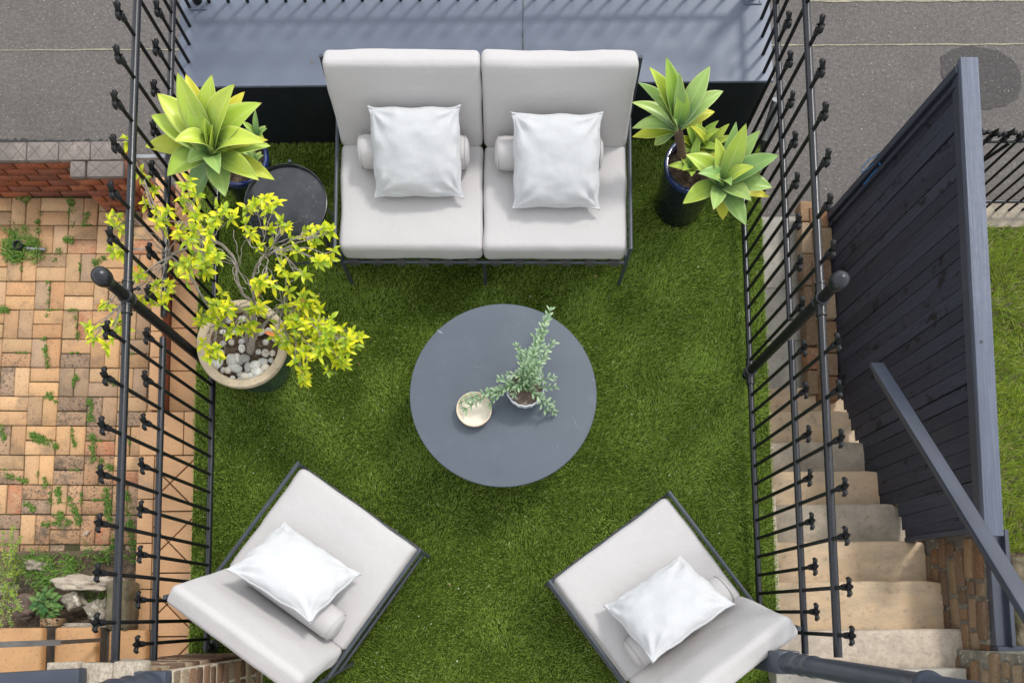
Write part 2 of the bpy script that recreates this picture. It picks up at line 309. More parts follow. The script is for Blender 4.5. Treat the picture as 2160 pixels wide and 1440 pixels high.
# ------------------------------------------------------------------ setting: ground levels
ZS, ZY, ZL, ZPATH, ZPAD = -1.22, -1.17, -.62, -.76, -1.17
sheet('street', [(-60, 3.1), (60, 3.1), (60, 60), (-60, 60)], ZS, M['asphalt'], kind='structure')
bpy.data.objects['street'].data.transform(Matrix.Identity(4))
sheet('street_apron', [(-60, -3), (60, -3), (60, 3.1), (-60, 3.1)], ZS - .012, M['sand'], kind='structure')
def strip(name, pts, w, z, m, parent=None, **k):
    mb = MB(); pts = [Vector(p) for p in pts]; vs = []
    for i, p in enumerate(pts):
        t = (pts[min(i + 1, len(pts) - 1)] - pts[max(i - 1, 0)]); t.z = 0; t.normalize(); nn = Vector((-t.y, t.x, 0)); ww = w * R.uniform(.5, 1.3) / 2
        vs += [(p + nn * ww).to_tuple(), (p - nn * ww).to_tuple()]
    mb.add([(v[0], v[1], z) for v in vs], [(2 * i, 2 * i + 1, 2 * i + 3, 2 * i + 2) for i in range(len(pts) - 1)])
    return mb.build(name, m, parent, smooth=False, **k)
def wl(a, b, n, j, z): return [P(a[0] + (b[0] - a[0]) * i / n, a[1] + (b[1] - a[1]) * i / n + R.uniform(-j, j), z) for i in range(n + 1)]
strip('street_joint', wl((-80, 107), (2300, 92), 90, 1., ZS + .004), .012, ZS + .004, M['joint'], kind='structure')
strip('street_joint', wl((1700, 2), (2300, 1), 40, .8, ZS + .004), .02, ZS + .004, M['joint'], kind='structure')
M['crack'] = mat('road_crack', (.045, .042, .04), (.03, .028, .026), 30, .95)
strip('street_joint', wl((-60, 296), (262, 300), 60, 2.5, ZS + .004), .03, ZS + .004, M['crack'], kind='structure')
pc = [(1986, 120), (2010, 103), (2050, 97), (2105, 108), (2140, 128), (2156, 165), (2148, 205), (2120, 222), (2075, 232), (2030, 225), (1995, 190), (1985, 155)]
pp = [P(*q, ZS + .004) for q in pc]
pq = []
for i in range(len(pp)):
    a, b = pp[i], pp[(i + 1) % len(pp)]
    for t in range(4): pq.append(a.lerp(b, t / 4) + Vector((R.uniform(-.008, .008), R.uniform(-.008, .008), 0)))
sheet('street_patch', pq, ZS + .004, M['patch'], kind='structure')
# raised turf terrace
DX0, DX1, DY1 = -1.94, 1.615, 3.0
MB().box((DX0 + .02, -4.2, ZS - .05), (DX1 - .03, DY1 - .004, -.012)).build('terrace_slab', M['concrete'], kind='structure', smooth=False)
MB().box((-7, -4.6, ZS - .1), (7, -4.2, 4.6)).build('unseen_house_wall', M['render'], kind='structure', smooth=False)  # unseen facade, distance and height set for sky blocking and bounced fill
def blades(name, poly_fn, box, dens, L, wd, m, z=0., lean=.5, seedmul=1., nap=True, zfn=None, edge=0., **k):
    x0, y0, x1, y1 = box; n = int((x1 - x0) * (y1 - y0) * dens)
    x = NP.uniform(x0, x1, n); y = NP.uniform(y0, y1, n)
    if poly_fn is not None:
        keep = poly_fn(x, y); x, y = x[keep], y[keep]; n = len(x)
    f = np.zeros(n); g = np.zeros(n)
    for i in range(9):
        a = NP.uniform(0, 6.28); fr = NP.uniform(4, 22) if nap else NP.uniform(8, 40); ph = NP.uniform(0, 6.28)
        f += np.sin((x * math.cos(a) + y * math.sin(a)) * fr + ph) / 3
        a = NP.uniform(0, 6.28); fr = NP.uniform(3, 16); ph = NP.uniform(0, 6.28)
        g += np.sin((x * math.cos(a) + y * math.sin(a)) * fr + ph) / 3
    yaw = NP.uniform(0, 6.283, n); tip = lean * (0.5 + NP.rand(n)); nx, ny = np.cos(1.2 * g + .6), np.sin(1.2 * g + .6)
    ll = L * NP.uniform(.6, 1.2, n) * (1 + .12 * f)
    dx = (np.cos(yaw) * .7 + nx * .7) * tip * ll; dy = (np.sin(yaw) * .7 + ny * .7) * tip * ll
    dz = np.sqrt(np.maximum(ll ** 2 - dx ** 2 - dy ** 2, (ll * .35) ** 2))
    a2 = NP.uniform(0, 6.283, n); wx, wy = np.cos(a2) * wd / 2, np.sin(a2) * wd / 2
    zz = np.full(n, z) if zfn is None else zfn(x, y)
    V = np.zeros((n, 4, 3), np.float32)
    V[:, 0] = np.stack([x - wx, y - wy, zz], 1); V[:, 1] = np.stack([x + wx, y + wy, zz], 1)
    V[:, 2] = np.stack([x + dx + wx * .35, y + dy + wy * .35, zz + dz], 1); V[:, 3] = np.stack([x + dx - wx * .35, y + dy - wy * .35, zz + dz], 1)
    me = bpy.data.meshes.new(name); me.vertices.add(n * 4); me.vertices.foreach_set('co', V.ravel())
    me.loops.add(n * 4); me.loops.foreach_set('vertex_index', np.arange(n * 4, dtype=np.int32))
    me.polygons.add(n); me.polygons.foreach_set('loop_start', np.arange(0, n * 4, 4, dtype=np.int32))
    me.update(calc_edges=True)
    at = me.attributes.new('tone', 'FLOAT', 'POINT'); tone = np.clip(.45 + .11 * f + .05 * g + NP.normal(0, .3, n), 0, 1); tone = np.where(NP.rand(n) < .015, 1., tone * .88)
    at.data.foreach_set('value', np.repeat(tone, 4).astype(np.float32)); me.materials.append(m)
    return obj(name, me, kind='stuff', **k)
sheet('turf_backing', [(DX0, -1.6), (DX1 - .02, -1.6), (DX1, DY1), (DX0 + .01, DY1)], -.004, M['turf_base'], kind='structure')
blades('artificial_grass', None, (DX0, -.75, DX1, DY1), 40000, .020, .0036, M['turf'], -.004, .55,
       label='short dense green artificial turf covering the terrace floor', category='turf')
# ------------------------------------------------------------------ front ledge
LZ = .5
LYB = 3.62
ledge = thing('ledge', 'wide blue-grey painted metal ledge behind the two-seat sofa', 'ledge', (0, 0, 0))
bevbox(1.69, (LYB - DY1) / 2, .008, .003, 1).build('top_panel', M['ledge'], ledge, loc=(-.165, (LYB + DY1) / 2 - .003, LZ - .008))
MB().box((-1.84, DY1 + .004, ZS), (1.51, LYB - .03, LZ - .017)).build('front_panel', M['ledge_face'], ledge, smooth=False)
strip('seam', [P(1103 + R.uniform(-.8, .8), y, LZ + .002) for y in range(-40, 172, 8)], .008, LZ + .003, M['seam'], ledge)
# ------------------------------------------------------------------ iron fences
def finial_mesh():
    mb = MB()
    mb.lathe([(.010, 0), (.0145, .004), (.0145, .012), (.010, .016), (.0155, .022), (.0165, .028), (.011, .036), (.007, .042), (.006, .05)], 12)
    pr = [(.004, .04), (.0075, .05), (.0115, .062), (.012, .07), (.008, .082), (.0035, .094), (.0005, .102)]
    o = len(mb.v); mb.lathe(pr, 8)
    for i in range(o, len(mb.v)): x, y, z = mb.v[i]; mb.v[i] = (x * .7, y * 1.4, z * 1.04)
    for s in (-1, 1):
        pts = [(0, s * .004, .038), (0, s * .010, .052), (0, s * .019, .064), (0, s * .028, .066), (0, s * .034, .056), (0, s * .034, .046), (0, s * .030, .042)]
        o = len(mb.v); mb.tube(pts, [.004, .0065, .0085, .0085, .007, .0045, .002], 8)
        for i in range(o, len(mb.v)): x, y, z = mb.v[i]; mb.v[i] = (x * 1.35, y * 1.12, z * 1.02)
        pts = [(s * .003, 0, .038), (s * .009, 0, .05), (s * .016, 0, .055), (s * .02, 0, .048)]
        mb.tube(pts, [.003, .0045, .0045, .0015], 6)
    return mb.mesh('finial', M['iron'], True, 60)
FIN = finial_mesh()
BAR = {}
def bar_mesh(h):
    k = round(h, 3)
    if k not in BAR: BAR[k] = MB().tube([(0, 0, 0), (0, 0, h)], .0098, 10).mesh('baluster', M['iron'])
    return BAR[k]
def baluster(parent, x, y, z0, z1, rz=0):
    lx, ly = R.uniform(-.004, .004), R.uniform(-.004, .004)
    b = obj('baluster', bar_mesh(z1 - .102 - z0), parent, loc=(x, y, z0), rot=(lx, ly, rz))
    obj('finial', FIN, b, loc=(0, 0, z1 - .102 - z0), rot=(0, 0, R.uniform(-.12, .12)))
def rail(parent, a, b, r, name='rail', m=None):
    o = MB().tube([Vector(a).lerp(Vector(b), t / 6) for t in range(7)], r, 16).build(name, m or M['iron_rail'], parent); return o
def collar(mb, c, axis, r, h):
    q = Vector((0, 0, 1)).rotation_difference(Vector(axis)).to_matrix().to_4x4()
    mb.lathe([(r * .9, -h), (r * 1.13, -h * .9), (r * 1.13, -h * .6), (r, -h * .55), (r, h * .55), (r * 1.13, h * .6), (r * 1.13, h * .9), (r * .9, h)], 16, Matrix.Translation(Vector(c)) @ q)
def side_fence(fx, ztop, zmid, y0, ypost, label):
    t = thing('iron_fence', label, 'fence', (fx, -.2, 0), 0, 'black iron fences on both sides of the turf')
    o = Vector((fx, -.2, 0))
    L = lambda x, y, z: Vector((x, y, z)) - o
    rail(t, L(fx, -.21, ztop), L(fx, 3.51, ztop), .0185, 'top_rail')
    rail(t, L(fx, -.215, zmid), L(fx, ypost - .055, zmid), .0165, 'middle_rail'); rail(t, L(fx, ypost + .055, zmid), L(fx, 3.51, zmid), .0165, 'middle_rail')
    rail(t, L(fx, -.2, .08), L(fx, DY1 - .005, .08), .0175, 'bottom_rail')
    k = 0; y = y0
    while y < 3.48:
        lng = k % 2 == 1
        if abs(y - ypost) > .06 and not (fx > 0 and k == 0):
            baluster(t, 0, y + .2, (.09 if y < DY1 - .01 else LZ), (1.25 if lng else .905))
        y += .109; k += 1
    pm = MB().tube([L(fx, ypost, 0), L(fx, ypost, 1.22)], .0265, 20)
    post = pm.build('post', M['iron'], t)
    MB().lathe([(.0265, 1.2), (.0285, 1.203), (.0285, 1.214), (.024, 1.217), (.036, 1.228), (.0425, 1.245), (.0435, 1.26), (.040, 1.278), (.030, 1.292), (.014, 1.301), (.001, 1.303)], 24,
               Matrix.Translation(L(fx, ypost, 0))).build('ball_cap', M['iron_rail'], t)
    for z in (.08, ztop):
        c = MB(); collar(c, L(fx, ypost, z), (0, 0, 1), .031, .03); collar(c, L(fx, ypost + .055, z), (0, 1, 0), .0225, .028); collar(c, L(fx, ypost - .055, z), (0, 1, 0), .0225, .028)
        c.tube([L(fx + .02, ypost + .04, z), L(fx + .05, ypost + .045, z)], .006, 8); c.lathe([(.009, -.006), (.009, .006)], 10, Matrix.Translation(L(fx + .05, ypost + .045, z)))
        c.build('clamp', M['iron_rail'], t)
    c = MB(); q = Matrix.Rotation(-math.pi / 2, 4, 'X')
    if fx > 0: return t
    c.lathe([(.038, 0), (.038, .006), (.024, .012), (.022, .03)], 20, Matrix.Translation(L(fx, -.212, ztop)) @ q); c.build('wall_flange', M['iron_rail'], t)
    c = MB().tube([L(fx, -.17, 0), L(fx, -.17, .09)], .02, 14); c.lathe([(.04, 0), (.04, .006), (.022, .01)], 18, Matrix.Translation(L(fx, -.17, 0))); c.build('foot', M['iron_rail'], t)
    return t
side_fence(-1.795, 1.05, .70, -.124, 1.51, 'black iron balustrade with finials between the tiled path and the turf')
side_fence(1.472, 1.07, .71, -.221, 1.455, 'black iron balustrade with finials between the turf and the stone stairs')
ff = thing('iron_fence', 'black iron fence standing on the street edge of the blue-grey ledge', 'fence', (-1.795, 3.51, LZ))
for z in (1.05, .70): rail(ff, (0, 0, z - LZ), (3.267, 0, z - LZ), .0175, 'rail')
i = 0; x = .109
while x < 3.2:
    baluster(ff, x, 0, 0, (1.25 if i % 2 else .905) - LZ, math.pi / 2); x += .1095; i += 1
for x in (.0, 3.267):
    sx = .045 if x == 0 else -.045
    MB().tube([(x + sx, 0, 0), (x + sx, 0, .78)], .0265, 20).build('post', M['iron'], ff)
    pl = bevbox(.05, .05, .004, .002, 1)
    for ax in (-.037, .037):
        for ay in (-.037, .037): pl.lathe([(.0055, .004), (.0055, .008), (.001, .009)], 8, Matrix.Translation((ax, ay, 0)))
    pl.build('base_plate', M['ledge'], ff, loc=(x + sx, 0, .004))
# downpipe behind the right fence
dp = thing('downpipe', 'short grey metal pipe with black bracket beside the dark ledge face', 'pipe', P(1625, 262, .1))
MB().tube([(0, .07, .12), (0, .02, .02), (-.01, -.04, -.08)], .03, 14).build('pipe', M['galv'], dp); MB().tube([(-.01, -.04, -.08), (-.012, -.07, -.16)], .036, 14).build('bracket', M['plastic'], dp)
MB().tube([(-.012, -.07, -.16), (-.012, -.07, -1.3)], .03, 12).build('lower_pipe', M['plastic'], dp)
# ------------------------------------------------------------------ brick yard on the left
yard = MB(); 
for a in [(-6.2, -1.0), ]: pass
yard.box((-6.2, -2.4, ZS - .05), (-1.95, P(100, 415, ZY).y + .02, ZY - .012)); yard = yard.build('brick_courtyard', M['sand'], kind='structure', smooth=False)
prn = random.Random(3)
PV = rough_block('paver', M['paver'], .1135, .0545, .03, .004, .0012, 5, rnd=prn); PVD = rough_block('paver', M['paver_dirty'], .1135, .0545, .03, .005, .002, 5, rnd=prn); PVR = rough_block('paver', M['paver_red'], .1135, .0545, .03, .004, .0012, 2, rnd=prn)
g0 = P(13, 593, ZY); th = -math.radians(1.1); ex = Vector((math.cos(th), math.sin(th), 0)); ey = Vector((-math.sin(th), math.cos(th), 0)); G = .2335
ylim = P(100, 413, ZY).y; npav = 0; jw = []
for i in range(-4, 8):
    for j in range(-11, 5):
        c = g0 + ex * G * (i + .5) + ey * G * (j + .5)
        if c.x < -4.5 or c.x > -2.6 or c.y > ylim + .05: continue
        if c.y < P(100, 1235, ZY).y: continue
        low_ = c.y < P(100, 1175, ZY).y
        hor = (i + j) % 2 == 1
        for s in (-1, 1):
            q = c + (ey if hor else ex) * s * G / 4
            if q.y > ylim - .03: continue
            if low_ and prn.random() < .3: continue
            jw.append((q.copy(), ex if hor else ey, ey if hor else ex))
            mesh = prn.choice(PVR) if prn.random() < .05 else prn.choice(PVD if prn.random() < min(.8, max(.06, .85 - (q.y - .55) * .55 + .5 * noise.noise(Vector((q.x * 1.3, q.y * 1.3, 1.7))))) else PV)
            obj('paver', mesh, yard, loc=(q.x + prn.uniform(-.002, .002), q.y + prn.uniform(-.002, .002), ZY - .028 + prn.uniform(-.004, .002) - (.008 if low_ else 0)),
                rot=(prn.uniform(-.012, .012), prn.uniform(-.012, .012), th + (0 if hor else math.pi / 2) + prn.uniform(-.01, .01)))
            npav += 1
# weeds in the joints
def tufts(name, spots, m, label, L=.05, fine=(), **k):
    vs = []; fs = []; tone = []; L0 = L
    for (c, r, n, L) in [(P(a[0], a[1], a[2]), a[3] / 300., a[4], L0) for a in spots] + [(q[0], q[1] / 300., 5, L0 * .55) for q in fine]:
        for _ in range(n):
            a = R.uniform(0, 6.28); d = r * math.sqrt(R.random()); b = c + Vector((math.cos(a) * d, math.sin(a) * d, 0))
            l = L * R.uniform(.5, 1.3); a2 = R.uniform(0, 6.28); tl = R.uniform(.3, 1.2)
            tp = b + Vector((math.cos(a2) * math.sin(tl), math.sin(a2) * math.sin(tl), math.cos(tl) * .7)) * l
            w = Vector((-math.sin(a2), math.cos(a2), 0)) * (R.uniform(.0025, .005)); md = b.lerp(tp, .5) + Vector((0, 0, l * .15)); o = len(vs)
            vs += [b - w * .5, b + w * .5, md + w, md - w, tp]; fs += [(o, o + 1, o + 2, o + 3), (o + 3, o + 2, o + 4)]; t = R.random(); tone += [t] * 5
    me = bpy.data.meshes.new(name); me.from_pydata([v.to_tuple() for v in vs], [], fs)
    at = me.attributes.new('tone', 'FLOAT', 'POINT'); at.data.foreach_set('value', tone); me.materials.append(m)
    return obj(name, me, kind='stuff', label=label, category='weeds', **k)
ws = []
def line(a, b, n, r=5, c=14):
    for i in range(n):
        t = R.random(); ws.append((a[0] + (b[0] - a[0]) * t + R.uniform(-2, 2), a[1] + (b[1] - a[1]) * t + R.uniform(-2, 2), ZY, r * R.uniform(.5, 1.5), int(c * R.uniform(.5, 1.5))))
line((0, 408), (70, 418), 9, 7, 24); line((45, 410), (62, 430), 5, 9, 34); line((85, 440), (75, 530), 8); line((150, 415), (153, 520), 9, 6, 18); line((185, 440), (182, 480), 4, 8, 22)
line((100, 585), (100, 665), 3, 4, 10); line((95, 710), (102, 780), 7, 4, 14); line((0, 653), (22, 655), 4, 9, 40); line((110, 560), (145, 500), 6, 6, 18); line((165, 790), (160, 800), 3, 6, 20)
line((190, 840), (200, 1000), 16, 7, 24); line((225, 800), (245, 810), 4, 6, 22); line((60, 915), (120, 940), 12, 8, 30); line((100, 830), (125, 850), 5, 7, 22); line((150, 900), (165, 960), 6, 5, 16)
line((10, 1000), (60, 1015), 6, 6, 18); line((95, 1010), (110, 1060), 6, 5, 14); line((125, 1030), (130, 1110), 12, 7, 26); line((55, 1060), (75, 1075), 5, 7, 24); line((145, 1050), (170, 1100), 8, 7, 26)
line((225, 1030), (240, 1160), 14, 8, 30); line((90, 1105), (170, 1100), 8, 6, 20); line((262, 1020), (285, 1170), 16, 9, 34); line((210, 970), (240, 990), 6, 7, 24); line((0, 900), (10, 925), 3, 7, 26)
line((160, 655), (165, 720), 4, 4, 12); line((190, 560), (235, 540), 5, 6, 18); line((60, 1170), (280, 1185), 30, 9, 26); line((0, 430), (60, 520), 6, 5, 12); line((262, 470), (285, 500), 4, 8, 22)
ws2 = []
for (q, u_, v_) in jw:
    d_ = .16 + .5 * max(0, noise.noise(Vector((q.x * 1.6, q.y * 1.6, 4.2)))) + (.25 if q.y < 1.2 and q.x > -3.6 else 0)
    if R.random() < d_ * .75:
        s_ = R.choice((-1, 1)); a_ = R.uniform(-.1, .02); b_ = a_ + R.uniform(.03, .1)
        for k in range(int((b_ - a_) / .008)): ws2.append((q + v_ * s_ * .058 + u_ * (a_ + (b_ - a_) * R.random()), R.uniform(1, 3.5)))
tufts('weeds', ws, M['weed'], 'green weeds sprouting in the joints of the brick paving', .026, fine=ws2)
ws = []
for _ in range(26): ws.append((R.gauss(48, 26), R.gauss(527, 14), ZY, 12, 26))
tufts('weeds', ws, M['weed'], 'large clump of long grass around a black pipe in the paving', .075)
cp = thing('drain_pipe', 'black plastic pipe end standing in a weed clump in the paving', 'pipe', P(47, 524, ZY))
MB().lathe([(.034, -.02), (.034, .05), (.036, .05), (.036, .062), (.029, .062), (.029, .03), (.001, .03)], 24).build('cap', M['plastic'], cp)
MB().tube([(.05, -.01, .02), (.2, -.02, .018)], .012, 10).build('hose', M['galv'], cp)
# red brick boundary wall with patterned cap tiles
def cap_tile_mesh(hx, hy, hz):
    mb = bevbox(hx, hy, hz, .004, 2)
    return mb.mesh('cap_tile', M['cap_tile'], True, 50)
WZ = -.71
wf = P(100, 337, WZ).y; wb = wf + .13; wxr = P(258, 337, WZ).x
bw = thing('brick_wall', 'low red brick wall with grey diamond-scored cap tiles along the street', 'wall', (wxr, wf, ZY))
MB().box((-2.4, .008, -.05), (-.008, .15, WZ - ZY - .03)).build('mortar_core', M['mortar'], bw, smooth=False)
RB = rough_block('brick', M['red_brick'], .113, .012, .0345, .003, .001, 4)
hface = WZ - ZY - .035; nc = 6; ch = hface / nc
pierx = P(150, 370, WZ).x - wxr       # the pier projects at the right end
for r_ in range(nc):
    x = -.12 - (.12 if r_ % 2 else 0)
    while x > -2.3:
        if x < pierx - .1: obj('brick', R.choice(RB), bw, loc=(x, .006 + R.uniform(-.002, .002), ch * (r_ + .5)), scale=(1, 1, ch * .88 / .069))
        x -= .24
pyf = P(200, 371, WZ).y - wf
MB().box((pierx + .008, pyf + .008, -.05), (-.008, .145, WZ - ZY - .03)).build('pier_core', M['mortar'], bw, smooth=False)
pl_ = -pierx
for r_ in range(nc):
    off = 0 if r_ % 2 else .5
    segs = [(0, .5), (.5, 1)] if off == 0 else [(0, .25), (.25, .75), (.75, 1)]
    for a, b in segs:
        w = pl_ * (b - a); obj('brick', R.choice(RB), bw, loc=(pierx + pl_ * (a + b) / 2, pyf + .004, ch * (r_ + .5)), scale=((w - .01) / .226, 1, ch * .88 / .069))
    for a, b in ((pyf, .03), (.04, .13)) if off == 0 else ((pyf, -.06), (-.05, .13)):   # the face that looks over the path
        obj('brick', R.choice(RB), bw, loc=(.0, (a + b) / 2, ch * (r_ + .5)), rot=(0, 0, math.pi / 2), scale=((b - a - .01) / .226, 1, ch * .88 / .069))
def scored_tile(x0, x1, y0, y1, z0, z1):
    w, h = x1 - x0 - .008, y1 - y0 - .006
    o = bevbox(w / 2, h / 2, (z1 - z0) / 2, .005, 2).build('cap_tile', M['cap_tile'], bw, loc=((x0 + x1) / 2, (y0 + y1) / 2, (z0 + z1) / 2))
    g = MB(); zt = (z1 - z0) / 2 + .0006; n = max(1, round(w / .115))
    for i in range(n):
        a, b = -w / 2 + w * i / n + .004, -w / 2 + w * (i + 1) / n - .004
        for (p, q) in (((a, -h / 2 + .005), (b, h / 2 - .005)), ((a, h / 2 - .005), (b, -h / 2 + .005))):
            d = Vector((q[0] - p[0], q[1] - p[1], 0)).normalized(); nn = Vector((-d.y, d.x, 0)) * .0018
            g.add([(p[0] + nn.x, p[1] + nn.y, zt), (p[0] - nn.x, p[1] - nn.y, zt), (q[0] - nn.x, q[1] - nn.y, zt), (q[0] + nn.x, q[1] + nn.y, zt)], [(0, 1, 2, 3)])
    g.build('scored_line', M['grout'], o, smooth=False)
zc0, zc1 = WZ - ZY - .028, WZ - ZY + .01
tw = P(120, 320, WZ).x - P(53, 320, WZ).x
x = 0.
for i in range(8): scored_tile(x - tw, x, -.012, .135, zc0, zc1); x -= tw
scored_tile(pierx - .01, pierx + .105, pyf - .012, -.014, zc0 - .004, zc1 - .004); scored_tile(pierx + .115, .012, pyf - .012, -.014, zc0 - .004, zc1 - .004)
# ------------------------------------------------------------------ tiled path, landing and steps on the left
LX0 = -2.60
yl = P(330, 868, ZL).y
MB().box((LX0 + .02, -2.3, ZY - .05), (DX0 + .018, yl - .006, ZL - .03)).build('landing', M['grout'], kind='structure', smooth=False)
land = bpy.data.objects['landing']
TL = {}
def tile(parent, x0, x1, y0, y1, z, m='terracotta', th=.014, bev=.003, name='tile'):
    w, h = x1 - x0 - .007, y1 - y0 - .007
    return bevbox(w / 2, h / 2, th, bev, 2).build(name, M[m], parent, loc=((x0 + x1) / 2, (y0 + y1) / 2, z - th + R.uniform(-.001, .001)), rot=(R.uniform(-.003, .003), R.uniform(-.003, .003), 0))
ys = [P(320, v, ZL).y for v in (868, 960, 1052, 1145, 1242, 1340, 1440, 1540, 1640)]
xs1 = P(387, 920, ZL).x; xs2 = P(319, 1200, ZL).x
def clipped(poly, a, b, c):      # keep the side a*x+b*y<=c
    out = []
    for i in range(len(poly)):
        p, q = poly[i], poly[(i + 1) % len(poly)]; dp = a * p[0] + b * p[1] - c; dq = a * q[0] + b * q[1] - c
        if dp <= 0: out.append(p)
        if (dp < 0) != (dq < 0) and abs(dp - dq) > 1e-9: t = dp / (dp - dq); out.append((p[0] + (q[0] - p[0]) * t, p[1] + (q[1] - p[1]) * t))
    return out
def poly_tile(parent, poly, z, th=.026, inset=.0045):
    if len(poly) < 3: return
    cx = sum(p[0] for p in poly) / len(poly); cy = sum(p[1] for p in poly) / len(poly); n = len(poly)
    A = abs(sum(poly[i][0] * poly[(i + 1) % n][1] - poly[(i + 1) % n][0] * poly[i][1] for i in range(n)) / 2)
    if A < .0008: return
    def ins(d):
        r = []
        for i in range(n):
            p0, p1, p2 = Vector(poly[i - 1]), Vector(poly[i]), Vector(poly[(i + 1) % n])
            e1 = (p1 - p0).normalized(); e2 = (p2 - p1).normalized(); n1 = Vector((-e1.y, e1.x)); n2 = Vector((-e2.y, e2.x)); b = n1 + n2
            b = b / max(.25, (1 + n1.dot(n2))); r.append(p1 + b * d)
        return r
    a, b = ins(inset), ins(inset + .003); mb = MB()
    vs = [(p.x - cx, p.y - cy, -th) for p in a] + [(p.x - cx, p.y - cy, -.003) for p in a] + [(p.x - cx, p.y - cy, 0) for p in b]
    fs = [(i + k * n, (i + 1) % n + k * n, (i + 1) % n + (k + 1) * n, i + (k + 1) * n) for k in range(2) for i in range(n)] + [tuple(range(2 * n, 3 * n))]
    mb.add(vs, fs); mb.build('tile', M['terracotta'], parent, loc=(cx, cy, z + R.uniform(-.001, .001)), ang=20)
tile(land, LX0, xs1, ys[1], ys[0], ZL); tile(land, xs1, DX0 + .012, ys[1], ys[0], ZL)
for i in range(1, len(ys) - 1): tile(land, LX0, xs2, ys[i + 1], ys[i], ZL)
yc = [P(355, v, ZL).y for v in (960, 1078, 1208, 1342, 1478, 1620)]; u = P(356, 1100, ZL).x
for i in range(len(yc) - 1):                     # the right-hand tiles meet on diagonals
    y1, y0 = yc[i], yc[i + 1]; mid = (y0 + y1) / 2; base = [(xs2, y0), (DX0 + .012, y0), (DX0 + .012, y1), (xs2, y1)]
    A_ = clipped(base, 1, 1, u + mid); B_ = clipped(base, -1, -1, -(u + mid))
    for q in (A_, B_):
        if len(q) < 3: continue
        poly_tile(land, clipped(q, -1, 1, mid - u), ZL); poly_tile(land, clipped(q, 1, -1, u - mid), ZL)
# lower path with a low kerb wall
yp1 = P(340, 330, ZPATH).y
path = MB().box((-2.47, yl - .002, ZY - .05), (DX0 + .018, yp1, ZPATH - .03)).build('tiled_path', M['grout'], kind='structure', smooth=False)
yy = [P(370, v, ZPATH).y for v in (868, 782, 692, 599, 512, 425, 340)]
for i in range(len(yy) - 1): tile(path, -2.468, DX0 + .01, yy[i], yy[i + 1], ZPATH)
kb = thing('kerb_wall', 'low kerb wall with orange tile capping along the tiled path', 'wall', (-2.505, yl, ZY))
MB().box((-.03, .01, -.05), (.028, yp1 - yl - .25, ZL - ZY - .03)).build('core', M['red_brick'], kb, smooth=False)
nn_ = 9; hh = (yp1 - yl - .26) / nn_
for i in range(nn_): bevbox(.038, hh / 2 - .003, .014, .004, 2).build('cap_tile', M['terracotta'], kb, loc=(0, .01 + hh * (i + .5), ZL - ZY - .014))
# steps down from the neighbour's porch
st = thing('tiled_steps', 'orange terracotta bullnose steps at the corner below the rockery', 'steps', (-2.45, -.1, ZY))
for k, (xr, z) in enumerate(((P(305, 1380, -.48).x, -.48), (P(199, 1380, -.37).x, -.37), (P(84, 1380, -.26).x, -.26))):
    w = (.245, .265, .34)[k]
    yb = P(200, 1328 if k == 0 else 1321, z).y
    MB().box((xr - w - .05, -1.5, 0), (xr - .012, yb - .006, z - .05 - ZY), Matrix.Translation((2.45, .1, 0))).build('riser', M['grout'], st, smooth=False)
    for (a, b) in ((yb - .36, yb), (yb - .73, yb - .37), (yb - 1.1, yb - .74)):
        bevbox(w / 2 + .004, (b - a) / 2 - .002, .036, .022, 4).build('tread_tile', M['step_tile'], st, loc=(xr - w / 2 + 2.45, (a + b) / 2 + .1, z - .036 - ZY), ang=70)
hb = thing('handrail', 'flat grey metal handrail over the orange terracotta steps', 'handrail', (-3.0, -.2, -.15))
a, b = P(-60, 1361, .35), P(128, 1354, .1)
o3 = Vector((-3.0, -.2, -.15))
mb = MB(); d = (b - a); q = d.to_track_quat('X', 'Z').to_matrix().to_4x4(); mb.box((0, -.017, -.006), (d.length, .017, .006), Matrix.Translation(a - o3) @ q); mb.build('bar', M['steel'], hb, smooth=False)
MB().box((-.012, -.012, -.42), (.012, .012, 0), Matrix.Translation(b - o3 + Vector((-.01, 0, 0)))).build('leg', M['steel'], hb, smooth=False)
# ------------------------------------------------------------------ rockery
def rock(name, px, py, z, sx, sy, sz, m, label, seed, rz=0, rough=.28, box=.5, group=None):
    bm = bmesh.new(); bmesh.ops.create_icosphere(bm, subdivisions=4 if sx > .04 else 3, radius=1); sv = Vector((seed * 3.7, seed * 1.3, seed * 7.1))
    for v in bm.verts:
        c = v.co.copy(); mx = max(abs(c.x), abs(c.y), abs(c.z)); c = c.lerp(c / mx, box)
        c += Vector((0, 0, 0)); c *= 1 + rough * .35 * abs(noise.noise(c * 2.2 - sv)) + rough * noise.noise(c * 1.3 + sv) + rough * .45 * noise.noise(c * 3.5 + sv) + rough * .15 * noise.noise(c * 9 + sv)
        v.co = Vector((c.x * sx, c.y * sy, c.z * sz))
    me = bpy.data.meshes.new(name); bm.to_mesh(me); bm.free(); me.materials.append(M[m]); me.polygons.foreach_set('use_smooth', [True] * len(me.polygons))
    return obj(name, me, loc=P(px, py, z), rot=(0, 0, rz), label=label, category='rock', **({'group': group} if group else {}))
